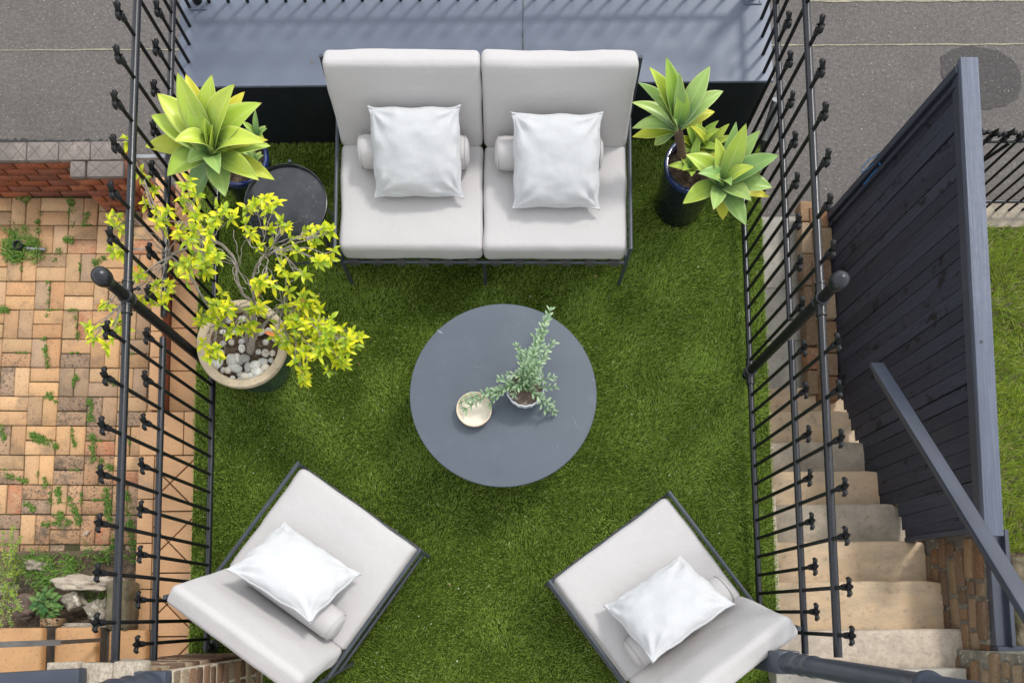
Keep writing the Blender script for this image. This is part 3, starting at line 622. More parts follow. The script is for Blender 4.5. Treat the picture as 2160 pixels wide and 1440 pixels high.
# soil bed
bm = bmesh.new(); nx_, ny_ = 44, 24; bx0, bx1, by0, by1 = -4.6, -2.52, -.12, .52
gv = [[bm.verts.new((bx0 + (bx1 - bx0) * i / nx_, by0 + (by1 - by0) * j / ny_, -.98 + .22 * max(0, 1 - j / ny_ * 1.25) ** .7 + .035 * noise.noise(Vector((i * .5, j * .5, 3))) - (.1 if j == ny_ else 0))) for j in range(ny_ + 1)] for i in range(nx_ + 1)]
for i in range(nx_):
    for j in range(ny_): bm.faces.new((gv[i][j], gv[i + 1][j], gv[i + 1][j + 1], gv[i][j + 1]))
me = bpy.data.meshes.new('garden_soil'); bm.to_mesh(me); bm.free(); me.materials.append(M['soil']); me.polygons.foreach_set('use_smooth', [True] * len(me.polygons))
obj('garden_soil', me, kind='structure')
rock('rock', 198, 1230, -.68, .17, .05, .12, 'pale_stone', 'long pale flaky rock edging the back of the weedy rockery', 1, -.04, .6, .5)
rock('rock', 277, 1277, -.66, .075, .17, .2, 'moss_stone', 'big dark stone block beside the orange tiled landing', 2, 0, .12, .85)
rock('rock', 160, 1268, -.66, .062, .058, .07, 'rock', 'squarish grey rock right of the leafy green weed', 3, .4, .35, .6)
rock('rock', 213, 1288, -.64, .06, .075, .08, 'rock', 'tall grey rock leaning by the outer fence rail', 4, .2, .45, .5)
rock('rock', 50, 1280, -.68, .085, .085, .10, 'rock_brown', 'rounded brown boulder left of the leafy green weed', 5, .3, .25, .2)
rock('rock', 78, 1193, -.72, .06, .035, .06, 'grey_stone', 'small flat grey stone half buried among grass at the bed edge', 6, -.2, .4, .5)
rock('rock', 20, 1240, -.7, .05, .04, .05, 'pale_stone', 'small pale stone under the fine leaved bush', 7, .2, .4, .4)
rock('rock', 190, 1262 + 58, -.62, .16, .022, .05, 'grey_stone', 'low mossy stone sill at the top of the orange steps', 9, 0, .3, .8)
o = rough_block('brick', M['old_brick'], .06, .028, .05, .006, .003, 1)[0]
tag(obj('brick', o, loc=P(112, 1312, -.62)), 'single red brick lying at the top of the orange steps', 'brick')
rock('rock', 183, 1124, ZY + .012, .018, .014, .012, 'pale_stone', 'tiny white stone lying on the brick paving near the rockery', 12, .5, .3, .3)
gs = []
for _ in range(22): gs.append((R.gauss(90, 28), R.gauss(1215, 16), -.72, 12, 20))
for _ in range(8): gs.append((R.gauss(205, 20), R.gauss(1262, 12), -.7, 10, 12))
for _ in range(16): gs.append((R.uniform(0, 290), R.gauss(1180, 10), -.95, 12, 22))
tufts('grass', gs, M['weed'], 'loose clumps of long grass growing over the rockery', .085)
# ------------------------------------------------------------------ leaves
def leaf_mesh(name, m, L=1., w=.3, fold=.25, droop=.25, segs=6, half=2, prof=None, thick=0., curl=0., ripple=0., seed=0):
    "leaf along +Y from the origin, up is +Z"
    prof = prof or (lambda t: math.sin(math.pi * min(1, t * .92 + .04)) ** .8)
    vs, fs, uv = [], [], []; nw = 2 * half + 1
    for s in range(segs + 1):
        t = s / segs; ww = w * .5 * prof(t)
        for k in range(nw):
            u = (k - half) / half
            z = -droop * t * t * L + abs(u) * ww * fold * 2 + ripple * math.sin(t * 9 + seed + u * 2) * abs(u) * ww
            y = t * L - curl * t * t * L * .1
            vs.append((u * ww, y, z)); uv.append(((u + 1) / 2, t))
    tops = len(vs)
    for s in range(segs):
        for k in range(nw - 1): a = s * nw + k; fs.append((a, a + 1, a + 1 + nw, a + nw))
    if thick:
        for i in range(tops):
            x, y, z = vs[i]; t = uv[i][1]; u = abs(uv[i][0] * 2 - 1); vs.append((x, y, z - thick * (1 - u ** 2) * (1 - t * .7) - .0004)); uv.append(uv[i])
        for s in range(segs):
            for k in range(nw - 1): a = tops + s * nw + k; fs.append((a + nw, a + 1 + nw, a + 1, a))
            for k in (0, nw - 1):
                a, b = s * nw + k, (s + 1) * nw + k; fs.append((a, b, b + tops, a + tops) if k == 0 else (b, a, a + tops, b + tops))
    me = bpy.data.meshes.new(name); me.from_pydata(vs, [], fs); ul = me.uv_layers.new(name='UVMap')
    for lp in me.loops: ul.data[lp.index].uv = uv[lp.vertex_index]
    me.polygons.foreach_set('use_smooth', [True] * len(me.polygons)); me.materials.append(m); me.update(); return me
def orient(o, base, tip, up, roll=0.):
    y = (tip - base); L = y.length; y.normalize(); x = y.cross(up).normalized(); z = x.cross(y)
    m = frame3(base, x, y, z) @ Matrix.Rotation(roll, 4, 'Y')
    return m, L
def agprof(t): return (.46 + .54 * math.sin(math.pi * t) if t < .5 else max(0, 1 - ((t - .5) / .5) ** 1.7) ** 1.05) + .008
def agave_leaf(parent, org, base, tip, w, m, bend=.18, fold=.28, seed=0, ripple=.05, side=0., curl=0.):
    "a fleshy leaf from base to tip, arched so that its middle stands above the straight line"
    base, tip = Vector(base), Vector(tip); d = tip - base; L = d.length; up = Vector((0, 0, 1))
    x = d.cross(up); x = x.normalized() if x.length > .02 else Vector((1, 0, 0)); nz = x.cross(d).normalized(); segs, half = 14, 3; nw = 7; w *= 1.12
    vs, fs, uv = [], [], []
    for s in range(segs + 1):
        t = s / segs; arch = bend * L * 4 * t * (1 - t) * (1 - .25 * t); c = base + d * t + nz * arch + x * side * L * math.sin(t * 3.1)
        tt = (d + nz * bend * L * 4 * (1 - 2 * t)).normalized(); n2 = x.cross(tt).normalized()
        if curl and t > .75: c = c + Vector((0, 0, -curl * L * ((t - .75) / .25) ** 2))
        ww = w * .5 * agprof(t)
        for k in range(nw):
            u = (k - half) / half; rp = ripple * math.sin(t * 8 + seed * 2.1 + (3 if u > 0 else 0)) * abs(u) ** 2 * ww
            vs.append(c + x * u * ww + n2 * ((u * u) * ww * fold * 1.6 + rp)); uv.append(((u + 1) / 2, t))
    tops = len(vs)
    for i in range(tops):
        t = uv[i][1]; u = abs(uv[i][0] * 2 - 1); vs.append(vs[i] - nz * (.012 * (1 - u ** 2) * (1 - t * .8) + .001)); uv.append(uv[i])
    for s in range(segs):
        for k in range(nw - 1):
            a = s * nw + k; fs.append((a, a + 1, a + 1 + nw, a + nw)); b = a + tops; fs.append((b + nw, b + 1 + nw, b + 1, b))
        for k in (0, nw - 1):
            a, b = s * nw + k, (s + 1) * nw + k; fs.append((b, a, a + tops, b + tops) if k == nw - 1 else (a, b, b + tops, a + tops))
    me = bpy.data.meshes.new('leaf'); me.from_pydata([(v - org).to_tuple() for v in vs], [], fs); ul = me.uv_layers.new(name='UVMap')
    for lp in me.loops: ul.data[lp.index].uv = uv[lp.vertex_index]
    me.polygons.foreach_set('use_smooth', [True] * len(me.polygons)); me.materials.append(M[m]); me.update()
    return obj('leaf', me, parent)
def pot(label, px, py, z, r, rb, pb, mbody, mrim, rimw, name='plant_pot'):
    top = P(px, py, z); c = Vector((pb.x, pb.y, 0)) if pb else Vector((top.x, top.y, 0))
    t = thing(name, label, 'pot', (top.x, top.y, 0))
    prof = [(rb * .3, 0), (rb * .97, 0), (rb, .012)]
    for i in range(1, 9): s = i / 8; prof.append((rb + (r - rb) * (s ** .75), .012 + (z - .05) * s))
    b = MB().lathe(prof + [(r - .02, z - .03), (r - .03, z - .11)], 56); b.build('body', mbody, t)
    k = rimw
    MB().lathe([(r - .004, z - .04), (r + .006, z - .034), (r + .010, z - .015), (r + .004, z - .002), (r - k * .3, z), (r - k * .8, z - .003), (r - k, z - .014), (r - k - .002, z - .10)], 64, cap=False).build('rim', mrim, t)
    sm = MB(); n = 40
    ring = [(0, 0, z - .055)] + [(math.cos(a * math.pi * 2 / n) * rr, math.sin(a * math.pi * 2 / n) * rr, z - .062 + R.uniform(-.006, .008)) for rr in (.33 * (r - k), .66 * (r - k), (r - k) * 1.0) for a in range(n)]
    fs = [(0, 1 + i, 1 + (i + 1) % n) for i in range(n)] + [(1 + q * n + i, 1 + (q + 1) * n + i, 1 + (q + 1) * n + (i + 1) % n, 1 + q * n + (i + 1) % n) for q in range(2) for i in range(n)]
    sm.add(ring, fs); sm.build('potting_soil', M['soil'], t)
    return t, Vector((top.x, top.y, z))
def agave(label, px, py, z, tips, stem=None, sc=1., wd=.095):
    c = P(px, py, z); t = thing('agave', label, 'succulent', (c.x, c.y, stem[2] if stem else .3)); org = Vector(t.location)
    for i, tp in enumerate(tips):
        tx, ty, dz, m = tp[:4]; w = tp[4] if len(tp) > 4 else 1.; bend = tp[5] if len(tp) > 5 else .14
        tip = P(tx, ty, z + dz); d = tip - c; h = Vector((d.x, d.y, 0)); h = h.normalized() if h.length > 0 else Vector((1, 0, 0))
        b = c + h * .012 + Vector((0, 0, -.02 + dz * .12))
        agave_leaf(t, org, b, tip, wd * w * sc, m, bend, .26, i, .06, R.uniform(-.03, .03))
    if stem: MB().tube([P(*stem) - org, P(stem[0], stem[1], stem[2]).lerp(c, .5) - org + Vector((0, .01, 0)), c - org - Vector((0, 0, .01))], [.026, .023, .026], 14).build('stalk', M['stalk'], t)
    return t
# pots and agaves
pot('glossy cobalt blue pot under the big yellow-green agave', 500, 330, .45, .165, .12, None, M['glaze_blue'], M['glaze_rim'], .016)
pot('tall glossy dark blue pot holding two agave heads beside the sofa', 1466, 345, .42, .165, .15, None, M['glaze_blue'], M['glaze_rim'], .016)
a, y_, g = 'agave', 'agave_y', 'agave_g'
agave('large yellow-green agave overhanging the fence near the round black side table', 450, 325, .85, [
    (409, 425, -.22, g, 1.2, .05), (475, 415, -.02, g, 1.1, .06), (580, 380, -.12, y_, .9, .10), (352, 372, .02, a, 1.2, .16), (305, 309, .0, y_, 1.1, .12),
    (547, 381, .02, a, 1.0, .14), (571, 308, .0, a, 1.0, .16), (566, 296, .05, y_, .7, .12), (340, 240, -.06, y_, .8, .1), (318, 243, .12, a, 1.15, .16), (331, 197, .18, a, 1.25, .14), (392, 156, .14, y_, 1.0, .12), (516, 193, .14, y_, 1.0, .12),
    (447, 157, .24, a, 1.15, .10), (552, 217, .17, a, 1.3, .15), (374, 152, .30, a, 1.15, .06), (495, 177, .30, a, 1.25, .08), (366, 298, .18, a, .95, .34),
    (560, 301, .15, a, 1.05, .22), (463, 368, .10, g, .9, .2), (482, 317, .10, a, .6, .2), (400, 215, .2, a, 1.1, .12), (395, 345, .08, g, .9, .2), (434, 247, .24, a, .62, .1), (448, 262, .20, a, .6, .06)], (498, 335, .42))
agave('upright agave head on a ringed brown stalk nearest the sofa', 1430, 268, .72, [
    (1333, 289, -.08, y_, .8, .06), (1380, 306, -.12, g, .9, .12), (1333, 271, .0, g, .85, .16), (1370, 245, -.02, g, .8, .1), (1332, 216, .06, g, .8, .1), (1508, 236, .0, y_, .85, .12), (1526, 192, .1, g, 1.05, .16), (1498, 139, .18, g, 1.15, .12),
    (1346, 174, .18, g, .8, .08), (1369, 141, .24, a, .95, .08), (1437, 160, .2, y_, .6, .08), (1405, 120, .28, a, 1.1, .06), (1433, 150, .26, g, .7, .05), (1371, 200, .14, g, .9, .12), (1438, 180, .18, a, .95, .16), (1412, 236, .08, g, .95, .3)],
    (1442, 350, .38), .95, .085)
agave('spreading agave head leaning over the right fence, with one yellow lower leaf', 1522, 388, .66, [
    (1525, 464, -.1, y_, .9, .04), (1574, 476, .0, g, 1.05, .06), (1440, 430, .0, a, 1.1, .12), (1624, 416, -.06, y_, .7, .08), (1630, 396, .06, g, 1.15, .14), (1585, 424, .08, g, 1.0, .14), (1446, 326, .1, a, 1.15, .12),
    (1505, 443, .07, g, .9, .1), (1604, 274, .16, g, 1.0, .08), (1643, 328, .16, g, 1.2, .12), (1565, 275, .16, y_, .9, .08), (1553, 256, .2, g, .8, .06), (1574, 260, .25, a, 1.1, .06), (1510, 290, .2, a, .9, .06), (1592, 352, .16, a, .8, .14), (1472, 366, .12, g, .9, .26), (1543, 392, .1, g, .6, .3), (1508, 375, .1, g, .5, .2)],
    (1485, 372, .38), .95, .088)
pp_ = P(1466, 330, .40); pu = thing('agave', 'cluster of small agave pups growing between the two larger heads', 'succulent', pp_)
for (cx, cy) in ((1463, 312), (1492, 318), (1455, 360)):
    for q in range(8):
        a_ = q * .785 + R.uniform(-.2, .2); l = R.uniform(.10, .17); c = P(cx, cy, .42); agave_leaf(pu, pp_, c, c + Vector((math.cos(a_) * l, math.sin(a_) * l, l * R.uniform(.4, 1.3))), .045, R.choice(['agave', 'agave_y', 'agave']), .1, .3, q)
lp_ = P(535, 300, .42); pu = thing('agave', 'small agave pup crowding the blue rim behind the large agave', 'succulent', lp_)
for (cx, cy) in ((545, 290), (540, 345)):
    for q in range(8):
        a_ = q * .785 + R.uniform(-.2, .2); l = R.uniform(.06, .11); c = P(cx, cy, .44); agave_leaf(pu, lp_, c, c + Vector((math.cos(a_) * l, math.sin(a_) * l, l * R.uniform(.4, 1.2))), .03, R.choice(['agave', 'agave_g']), .1, .3, q)
# ------------------------------------------------------------------ shrub pot
bt, btop = pot('large teal blue pot with broad tan rim and white pebbles', 509, 723, .42, .247, .15, None, M['glaze_teal'], M['rim_tan'], .042)
pbl = []
peb = [(458, 762, 17, 20), (490, 760, 17, 18), (500, 755, 10, 14), (516, 756, 15, 12), (496, 776, 20, 12), (523, 774, 10, 14), (538, 770, 17, 12), (555, 762, 14, 9), (560, 745, 10, 12), (545, 785, 14, 13), (560, 776, 13, 12),
       (506, 789, 8, 9), (517, 794, 12, 12), (528, 792, 9, 9), (480, 781, 10, 9), (470, 780, 6, 9), (508, 800, 10, 7), (510, 735, 9, 12), (510, 720, 9, 8), (463, 744, 13, 9), (550, 700, 12, 10), (568, 698, 12, 10), (512, 672, 12, 9), (535, 672, 9, 10), (482, 676, 10, 8), (497, 700, 9, 8), (470, 725, 9, 8), (452, 745, 8, 7), (535, 712, 9, 7), (560, 722, 9, 8), (545, 742, 8, 8), (488, 722, 8, 9), (470, 700, 9, 7), (575, 745, 8, 9), (572, 760, 7, 8), (540, 796, 9, 7), (490, 797, 8, 6), (455, 780, 7, 7), (520, 690, 8, 8), (580, 715, 8, 9), (508, 765, 6, 6), (534, 783, 6, 6)]
for i, (px, py, rx, ry) in enumerate(peb):
    s = 1 / 385.
    o = rock('pebble', px, py, .375, rx * s * .82, ry * s * .82, min(rx, ry) * s * .62, 'pebble', 'smooth white pebble among others on the soil of the tan rimmed pot', 20 + i, R.uniform(-.4, .4), .16, .0, 'white pebbles in the tan rimmed pot')
    o['category'] = 'pebble'
    nm_ = {0: 'largest pale oval pebble, lying against the left rim of the tan pot', 4: 'long flat white pebble in the middle of the tan pot', 16: 'lowest small cream pebble, against the near rim of the tan pot', 8: 'grey-white pebble nearest the right rim of the tan pot', 12: 'slanted white pebble just above the lowest cream one in the tan pot'}.get(i)
    if nm_: o['label'] = nm_
SL = [leaf_mesh('leaf', M['shrub'], 1, .40, .22, d, 5, 1, prof=lambda t: (math.sin(math.pi * t ** .85) ** .9 if 0 < t < 1 else .02)) for d in (.05, .2, .35, .5)]
SO = [leaf_mesh('leaf', M['shrub_o'], 1, .42, .2, .3, 5, 1, prof=lambda t: (math.sin(math.pi * t ** .8) ** .75 if 0 < t < 1 else .02))]
clusters = [(205, 695, .7, 7, 22), (240, 685, .72, 9, 28), (232, 470, .85, 5, 16), (243, 528, .85, 8, 20), (272, 300, 1.0, 3, 8), (222, 640, .7, 2, 10), (300, 385, .95, 5, 24), (335, 445, .95, 7, 24), (398, 425, 1.0, 11, 32), (430, 520, 1.05, 15, 40), (400, 560, .95, 9, 30), (370, 480, .95, 8, 30),
            (300, 590, .85, 8, 26), (340, 625, .8, 9, 26), (440, 565, 1.0, 12, 28), (560, 430, 1.0, 11, 26), (585, 470, .95, 9, 26), (515, 495, .95, 7, 24), (600, 530, .9, 9, 28), (655, 500, .9, 8, 22), (682, 535, .9, 9, 20), (690, 490, .95, 5, 12), (560, 590, .9, 9, 26), (625, 580, .85, 5, 18),
            (480, 640, .75, 10, 30), (432, 672, .7, 6, 18), (450, 735, .65, 8, 24), (498, 690, .7, 6, 22), (548, 655, .7, 6, 18), (580, 700, .65, 6, 22), (640, 650, .7, 15, 30), (690, 690, .7, 18, 34), (668, 742, .65, 15, 28), (733, 722, .65, 12, 22), (715, 752, .6, 7, 16), (640, 797, .55, 4, 9), (612, 735, .6, 6, 20), (470, 455, 1.05, 6, 26), (640, 690, .65, 8, 24)]
sb = thing('shrub', 'lime-leaved shrub spilling from the tan rimmed pot through the fence', 'shrub', (btop.x, btop.y, .36)); so_ = Vector(sb.location)
stems = MB(); T0 = P(528, 742, .36)
def bez(a, b, c, d, n=9, j=.0):
    return [((1 - t) ** 3) * a + 3 * (1 - t) ** 2 * t * b + 3 * (1 - t) * t * t * c + t ** 3 * d + Vector([R.uniform(-j, j) for _ in range(3)]) for t in [i / n for i in range(n + 1)]]
nodes = [(P(536, 640, .62), .008), (P(500, 560, .8), .0065), (P(440, 505, .95), .0055), (P(600, 640, .58), .006), (P(470, 690, .55), .0055), (P(560, 540, .85), .0055), (P(360, 540, .8), .005)]
trunk = [(T0, nodes[0]), (nodes[0][0], nodes[1]), (nodes[1][0], nodes[2]), (T0, nodes[3]), (T0, nodes[4]), (nodes[0][0], nodes[5]), (nodes[2][0], nodes[6]), (nodes[4][0], nodes[6])]
for a_, (b_, r_) in trunk:
    stems.tube([p - so_ for p in bez(a_, a_.lerp(b_, .3) + Vector((R.uniform(-.05, .05), R.uniform(-.05, .05), .06)), a_.lerp(b_, .7) + Vector((R.uniform(-.05, .05), R.uniform(-.04, .04), .03)), b_, 10, .004)], [r_ * (1.5 - .5 * i / 10) for i in range(11)], 7)
stems.tube([P(528, 745, .34) - so_, P(530, 730, .42) - so_, P(534, 700, .5) - so_, P(536, 640, .62) - so_], [.024, .020, .014, .010], 9)
leaves = []
for (cx, cy, z, n, sp) in clusters:
    cc = P(cx, cy, z); nd, nr = min(nodes, key=lambda q: (q[0] - cc).length)
    mid = nd.lerp(cc, .5) + Vector((R.uniform(-.06, .06), R.uniform(-.06, .06), R.uniform(0, .08)))
    tp = bez(nd, nd.lerp(mid, .6), mid, cc, 9, .006); stems.tube([p - so_ for p in tp], [max(.0022, nr * .62 * (1 - i / 11)) for i in range(10)], 6)
    for _ in range(int(n * (1.15 if cx > 600 and cy > 600 else .5 if cx > 500 and cy < 560 else .75) + .5)):
        w = P(cx + R.gauss(0, sp * .68), cy + R.gauss(0, sp * .68), z + R.uniform(-.08, .06)); a0 = R.choice(tp[4:])
        stems.tube([p - so_ for p in bez(a0, a0.lerp(w, .4) + Vector((R.uniform(-.02, .02), R.uniform(-.02, .02), .015)), a0.lerp(w, .8), w, 5, .002)], [.0022, .002, .0018, .0016, .0014, .0012], 5, False)
        k = R.randint(4, 7); a1 = R.uniform(0, 6.28)
        for q in range(k):
            an = a1 + q * 6.28 / k + R.uniform(-.3, .3); el = R.uniform(-.6, .9); L = R.uniform(.034, .060)
            bk = R.uniform(0, .035) if R.random() < .3 else 0; leaves.append((w.lerp(a0, bk / max(.05, (w - a0).length)) + Vector((R.uniform(-.004, .004), R.uniform(-.004, .004), -R.uniform(0, .012))), Vector((math.cos(an) * math.cos(el), math.sin(an) * math.cos(el), math.sin(el))), L))
        for q in range(R.randint(1, 3)):
            an = R.uniform(0, 6.28); leaves.append((w, Vector((math.cos(an) * .6, math.sin(an) * .6, .8)), R.uniform(.018, .032)))
for _ in range(34):
    nd = R.choice(nodes)[0]; e_ = nd + Vector((R.gauss(0, .16), R.gauss(0, .16), R.uniform(-.05, .22))); e_ = nd.lerp(e_, .75); stems.tube([p - so_ for p in bez(nd, nd.lerp(e_, .3) + Vector((R.uniform(-.06, .06), R.uniform(-.06, .06), .04)), nd.lerp(e_, .7) + Vector((R.uniform(-.06, .06), R.uniform(-.06, .06), .02)), e_, 9, .005)], [.0026 - .0001 * i for i in range(10)], 5, False)
stems.build('branches', M['bark'], sb)
leaves.sort(key=lambda l: -(l[2] * (3.2 / (4.3 - l[0].z))))
fv, ff_, fuv, ft = [], [], [], []
for i, (b_, d_, L) in enumerate(leaves):
    src = SO[0] if R.random() < .025 else SL[min(3, int(R.random() * 4))]
    m_, _ = orient(None, b_ - so_, b_ - so_ + d_, Vector((0, 0, 1)), R.uniform(-.4, .4)); m_ = m_ @ Matrix.Scale(L, 4)
    if i < 300:
        o = obj('leaf', src, sb); o.matrix_local = m_
    else:
        if src is SO[0]: src = SL[0]
        o_ = len(fv); fv += [(m_ @ v.co).to_tuple() for v in src.vertices]; ff_ += [tuple(q + o_ for q in p.vertices) for p in src.polygons]
        ud = src.uv_layers[0].data; fuv += [tuple(ud[l].uv) for p in src.polygons for l in p.loop_indices]; ft += [R.random()] * len(src.vertices)
def joined(name, vs, fs, uvs, tone, m, parent, **k):
    me = bpy.data.meshes.new(name); me.from_pydata(vs, [], fs); ul = me.uv_layers.new(name='UVMap'); ul.data.foreach_set('uv', [c for q in uvs for c in q])
    at = me.attributes.new('tone', 'FLOAT', 'POINT'); at.data.foreach_set('value', tone); me.polygons.foreach_set('use_smooth', [True] * len(me.polygons)); me.materials.append(m)
    return obj(name, me, parent, **k)
joined('foliage', fv, ff_, fuv, ft, M['shrub'], sb, kind='stuff')
# ------------------------------------------------------------------ furniture
def cushion_mb(hx, hy, hz, r, puff=.012, seed=0, n=14):
    def axis(h):
        a = [-h, -h + r * .12, -h + r * .35, -h + r * .65, -h + r]; m = [(-h + r) + (2 * (h - r)) * i / n for i in range(1, n)]; b = [-q for q in reversed(a)]
        return a + m + b
    ax = [axis(hx), axis(hy), axis(hz) if hz > r * 1.6 else [-hz, -hz * .75, -hz * .4, 0, hz * .4, hz * .75, hz]]
    H = (hx, hy, hz); mb = MB(); key = {}
    def vert(q):
        k = tuple(round(c, 5) for c in q)
        if k in key: return key[k]
        inner = Vector([max(-(H[i] - r), min(H[i] - r, q[i])) for i in range(3)]); d = Vector(q) - inner
        p = inner + (d.normalized() * r if d.length > 1e-6 else d)
        nrm = d.normalized() if d.length > 1e-6 else Vector((0, 0, 0)); u, v, w = q[0] / hx, q[1] / hy, q[2] / hz
        if abs(nrm.z) > .5: p += Vector((0, 0, math.copysign(1, nrm.z))) * puff * (1 - u ** 4) * (1 - v ** 4)
        else: p += nrm * puff * .35 * (1 - w * w)
        nz = noise.noise(Vector((p.x * 5, p.y * 5, seed + p.z * 5))) * .008 + noise.noise(Vector((p.x * 14, p.y * 14, seed * 2 + p.z * 14))) * .0026
        p += nrm * nz; mb.v.append(p.to_tuple()); key[k] = len(mb.v) - 1; return key[k]
    for d in range(3):
        a_, b_ = [i for i in range(3) if i != d]
        for s in (-1, 1):
            for i in range(len(ax[a_]) - 1):
                for j in range(len(ax[b_]) - 1):
                    c = []
                    for (ii, jj) in ((i, j), (i + 1, j), (i + 1, j + 1), (i, j + 1)):
                        q = [0, 0, 0]; q[d] = s * H[d]; q[a_] = ax[a_][ii]; q[b_] = ax[b_][jj]; c.append(vert(q))
                    if (s > 0) == (d == 1): c.reverse()
                    mb.f.append(tuple(c))
    return mb
def seat(name, label, cat, origin, rz, width, nseat, depth, jy, back_top_y, group, seed):
    t = thing(name, label, cat, origin, rz, group); w = width
    fm = M['frame']; r = .0115
    xs = [0, w] if nseat == 1 else [0, w / 2, w]
    for x in xs:
        side = x in (0, w)
        MB().tube([(x, 0, 0), (x, 0, .45 if side else .27)], r, 10).build('leg', fm, t)
        MB().tube([(x, depth - .12, 0), (x, depth - .09, .28), (x, depth, .815 if side else .70)], r, 10).build('leg', fm, t)
        if side:
            MB().tube([(x, -.012, .445), (x, depth - .045, .445)], r, 10).build('arm_bar', fm, t)
            MB().tube([(x, 0, .265), (x, depth - .09, .265)], r * .9, 10).build('side_rail', fm, t)
    MB().tube([(0, 0, .275), (w, 0, .275)], r, 10).build('front_rail', fm, t); MB().tube([(0, depth - .09, .275), (w, depth - .09, .275)], r, 10).build('rear_rail', fm, t)
    MB().tube([(0, depth - .004, .79), (w, depth - .004, .79)], r * .9, 10).build('top_rail', fm, t)
    ns = 6 * nseat
    for i in range(ns):
        x = w * (i + .5) / ns + (0 if nseat == 1 else (.0))
        MB().box((x - .026, -.014, .255), (x + .026, depth - .08, .289)).build('strap', M['strap'], t, smooth=False)
    cw = (w - .03) / nseat
    for i in range(nseat):
        cx = .015 + cw * (i + .5)
        cushion_mb(cw / 2 - .004, (jy + .02) / 2, .07, .030, .006, seed + i).build('seat_cushion', M['cushion'], t, loc=(cx, (jy - .0) / 2 + .012, .362), ang=180)
        ang = math.atan2(back_top_y - jy, .42)
        hb = .245
        o = cushion_mb(cw / 2 - .005, hb, .060, .030, .007, seed + 5 + i).build('back_cushion', M['cushion'], t, ang=180)
        o.matrix_local = Matrix.Translation((cx, jy + .062 + math.sin(ang) * hb * .92, .40 + hb * .93)) @ Matrix.Rotation(math.pi / 2 - ang, 4, 'X')
    return t
def pillow(label, corners, seed, cat='cushion', th=.075):
    "corners: far-left, far-right, near-right, near-left as points"
    a_, b_, c_, d_ = corners; cen = (a_ + b_ + c_ + d_) / 4
    x = ((b_ - a_) + (c_ - d_)).normalized(); y = ((a_ - d_) + (b_ - c_)); y = (y - x * y.dot(x)).normalized(); z = x.cross(y)
    hw = ((b_ - a_).length + (c_ - d_).length) / 4; hh = ((a_ - d_).length + (b_ - c_).length) / 4
    t = thing('throw_pillow', label, cat, cen, 0, 'square white throw pillows'); t.rotation_euler = frame3(Vector((0, 0, 0)), x, y, z).to_euler()
    n = 44; mb = MB()
    loc = [frame3(cen, x, y, z).inverted() @ p for p in (a_, b_, c_, d_)]
    def outline(u, v):
        cu, cv = (u + 1) / 2, (v + 1) / 2
        p = loc[0].lerp(loc[1], cu).lerp(loc[3].lerp(loc[2], cu), 1 - cv); s = seed
        iu = .095 * (1 - abs(v) ** 8) * abs(u) + .012 * math.sin(v * 9 + s) * abs(u) ** 3; iv = .095 * (1 - abs(u) ** 8) * abs(v) + .012 * math.sin(u * 8 + s * 2) * abs(v) ** 3
        k_ = 1 - .045 * (abs(u) * abs(v)) ** 14
        return Vector((p.x * (1 - iu) * k_, p.y * (1 - iv) * k_, 0))
    for side in (1, -1):
        o = len(mb.v)
        for i in range(n + 1):
            for j in range(n + 1):
                u = math.sin((i / n - .5) * math.pi); v = math.sin((j / n - .5) * math.pi); p = outline(u, v)
                e = max(0, (1 - u * u)) * max(0, (1 - v * v)); rr_ = math.hypot(1 - abs(u), 1 - abs(v)); h = th * 1.05 * max(0, 1 - abs(u) ** 3) ** .5 * max(0, 1 - abs(v) ** 3) ** .5 * (1 - .85 * (abs(u * v)) ** 3) * (1 - .12 * math.exp(-(rr_ / .22) ** 2)) + .004
                rr = math.hypot(1 - abs(u), 1 - abs(v)); cr = math.atan2(1 - abs(v), 1 - abs(u) + 1e-4)
                wr = .010 * math.sin(cr * 9 + seed * 1.7 + (1 if u > 0 else 3) + (2 if v > 0 else 5)) * math.exp(-((rr - .35) / .28) ** 2) * min(1, e * 6)
                eu = .007 * math.sin(u * 13 + seed * 3 + (4 if v > 0 else 0) + noise.noise(Vector((u * 3, seed, v))) * 3) * math.exp(-((1 - abs(v)) / .16) ** 2) + .007 * math.sin(v * 12 + seed * 5 + (4 if u > 0 else 0)) * math.exp(-((1 - abs(u)) / .16) ** 2)
                nz = noise.noise(Vector((u * 2.2 + seed, v * 2.2, side * 3))) * .010 + noise.noise(Vector((u * 6 + seed, v * 6, side * 3))) * .004
                mb.v.append((p.x, p.y, side * (h + wr + eu * min(1, e * 8) + nz * min(1, e * 4))))
        for i in range(n):
            for j in range(n):
                q = o + i * (n + 1) + j; f = (q, q + n + 1, q + n + 2, q + 1); mb.f.append(f if side > 0 else tuple(reversed(f)))
    mb.build('cover', M['pillow'], t, ang=180)
    ed = []
    for k in range(60): ed.append(outline(-1 + 2 * k / 60, 1))
    for k in range(60): ed.append(outline(1, 1 - 2 * k / 60))
    for k in range(60): ed.append(outline(1 - 2 * k / 60, -1))
    for k in range(60): ed.append(outline(-1, -1 + 2 * k / 60))
    ed = [e * 1.012 + Vector((0, 0, .003 * math.sin(i * .35 + seed) + .0015 * math.sin(i * 1.1))) for i, e in enumerate(ed)]
    fl = MB(); m_ = len(ed)
    for e in ed: fl.v.append((e * .975).to_tuple())
    for e in ed: fl.v.append((e * 1.018 + Vector((0, 0, .003))).to_tuple())
    for e in ed: fl.v.append((e * 1.018 + Vector((0, 0, -.003))).to_tuple())
    for i in range(m_):
        j = (i + 1) % m_; fl.f += [(i, i + m_, j + m_, j), (i + m_, i + 2 * m_, j + 2 * m_, j + m_), (i + 2 * m_, i, j, j + 2 * m_)]
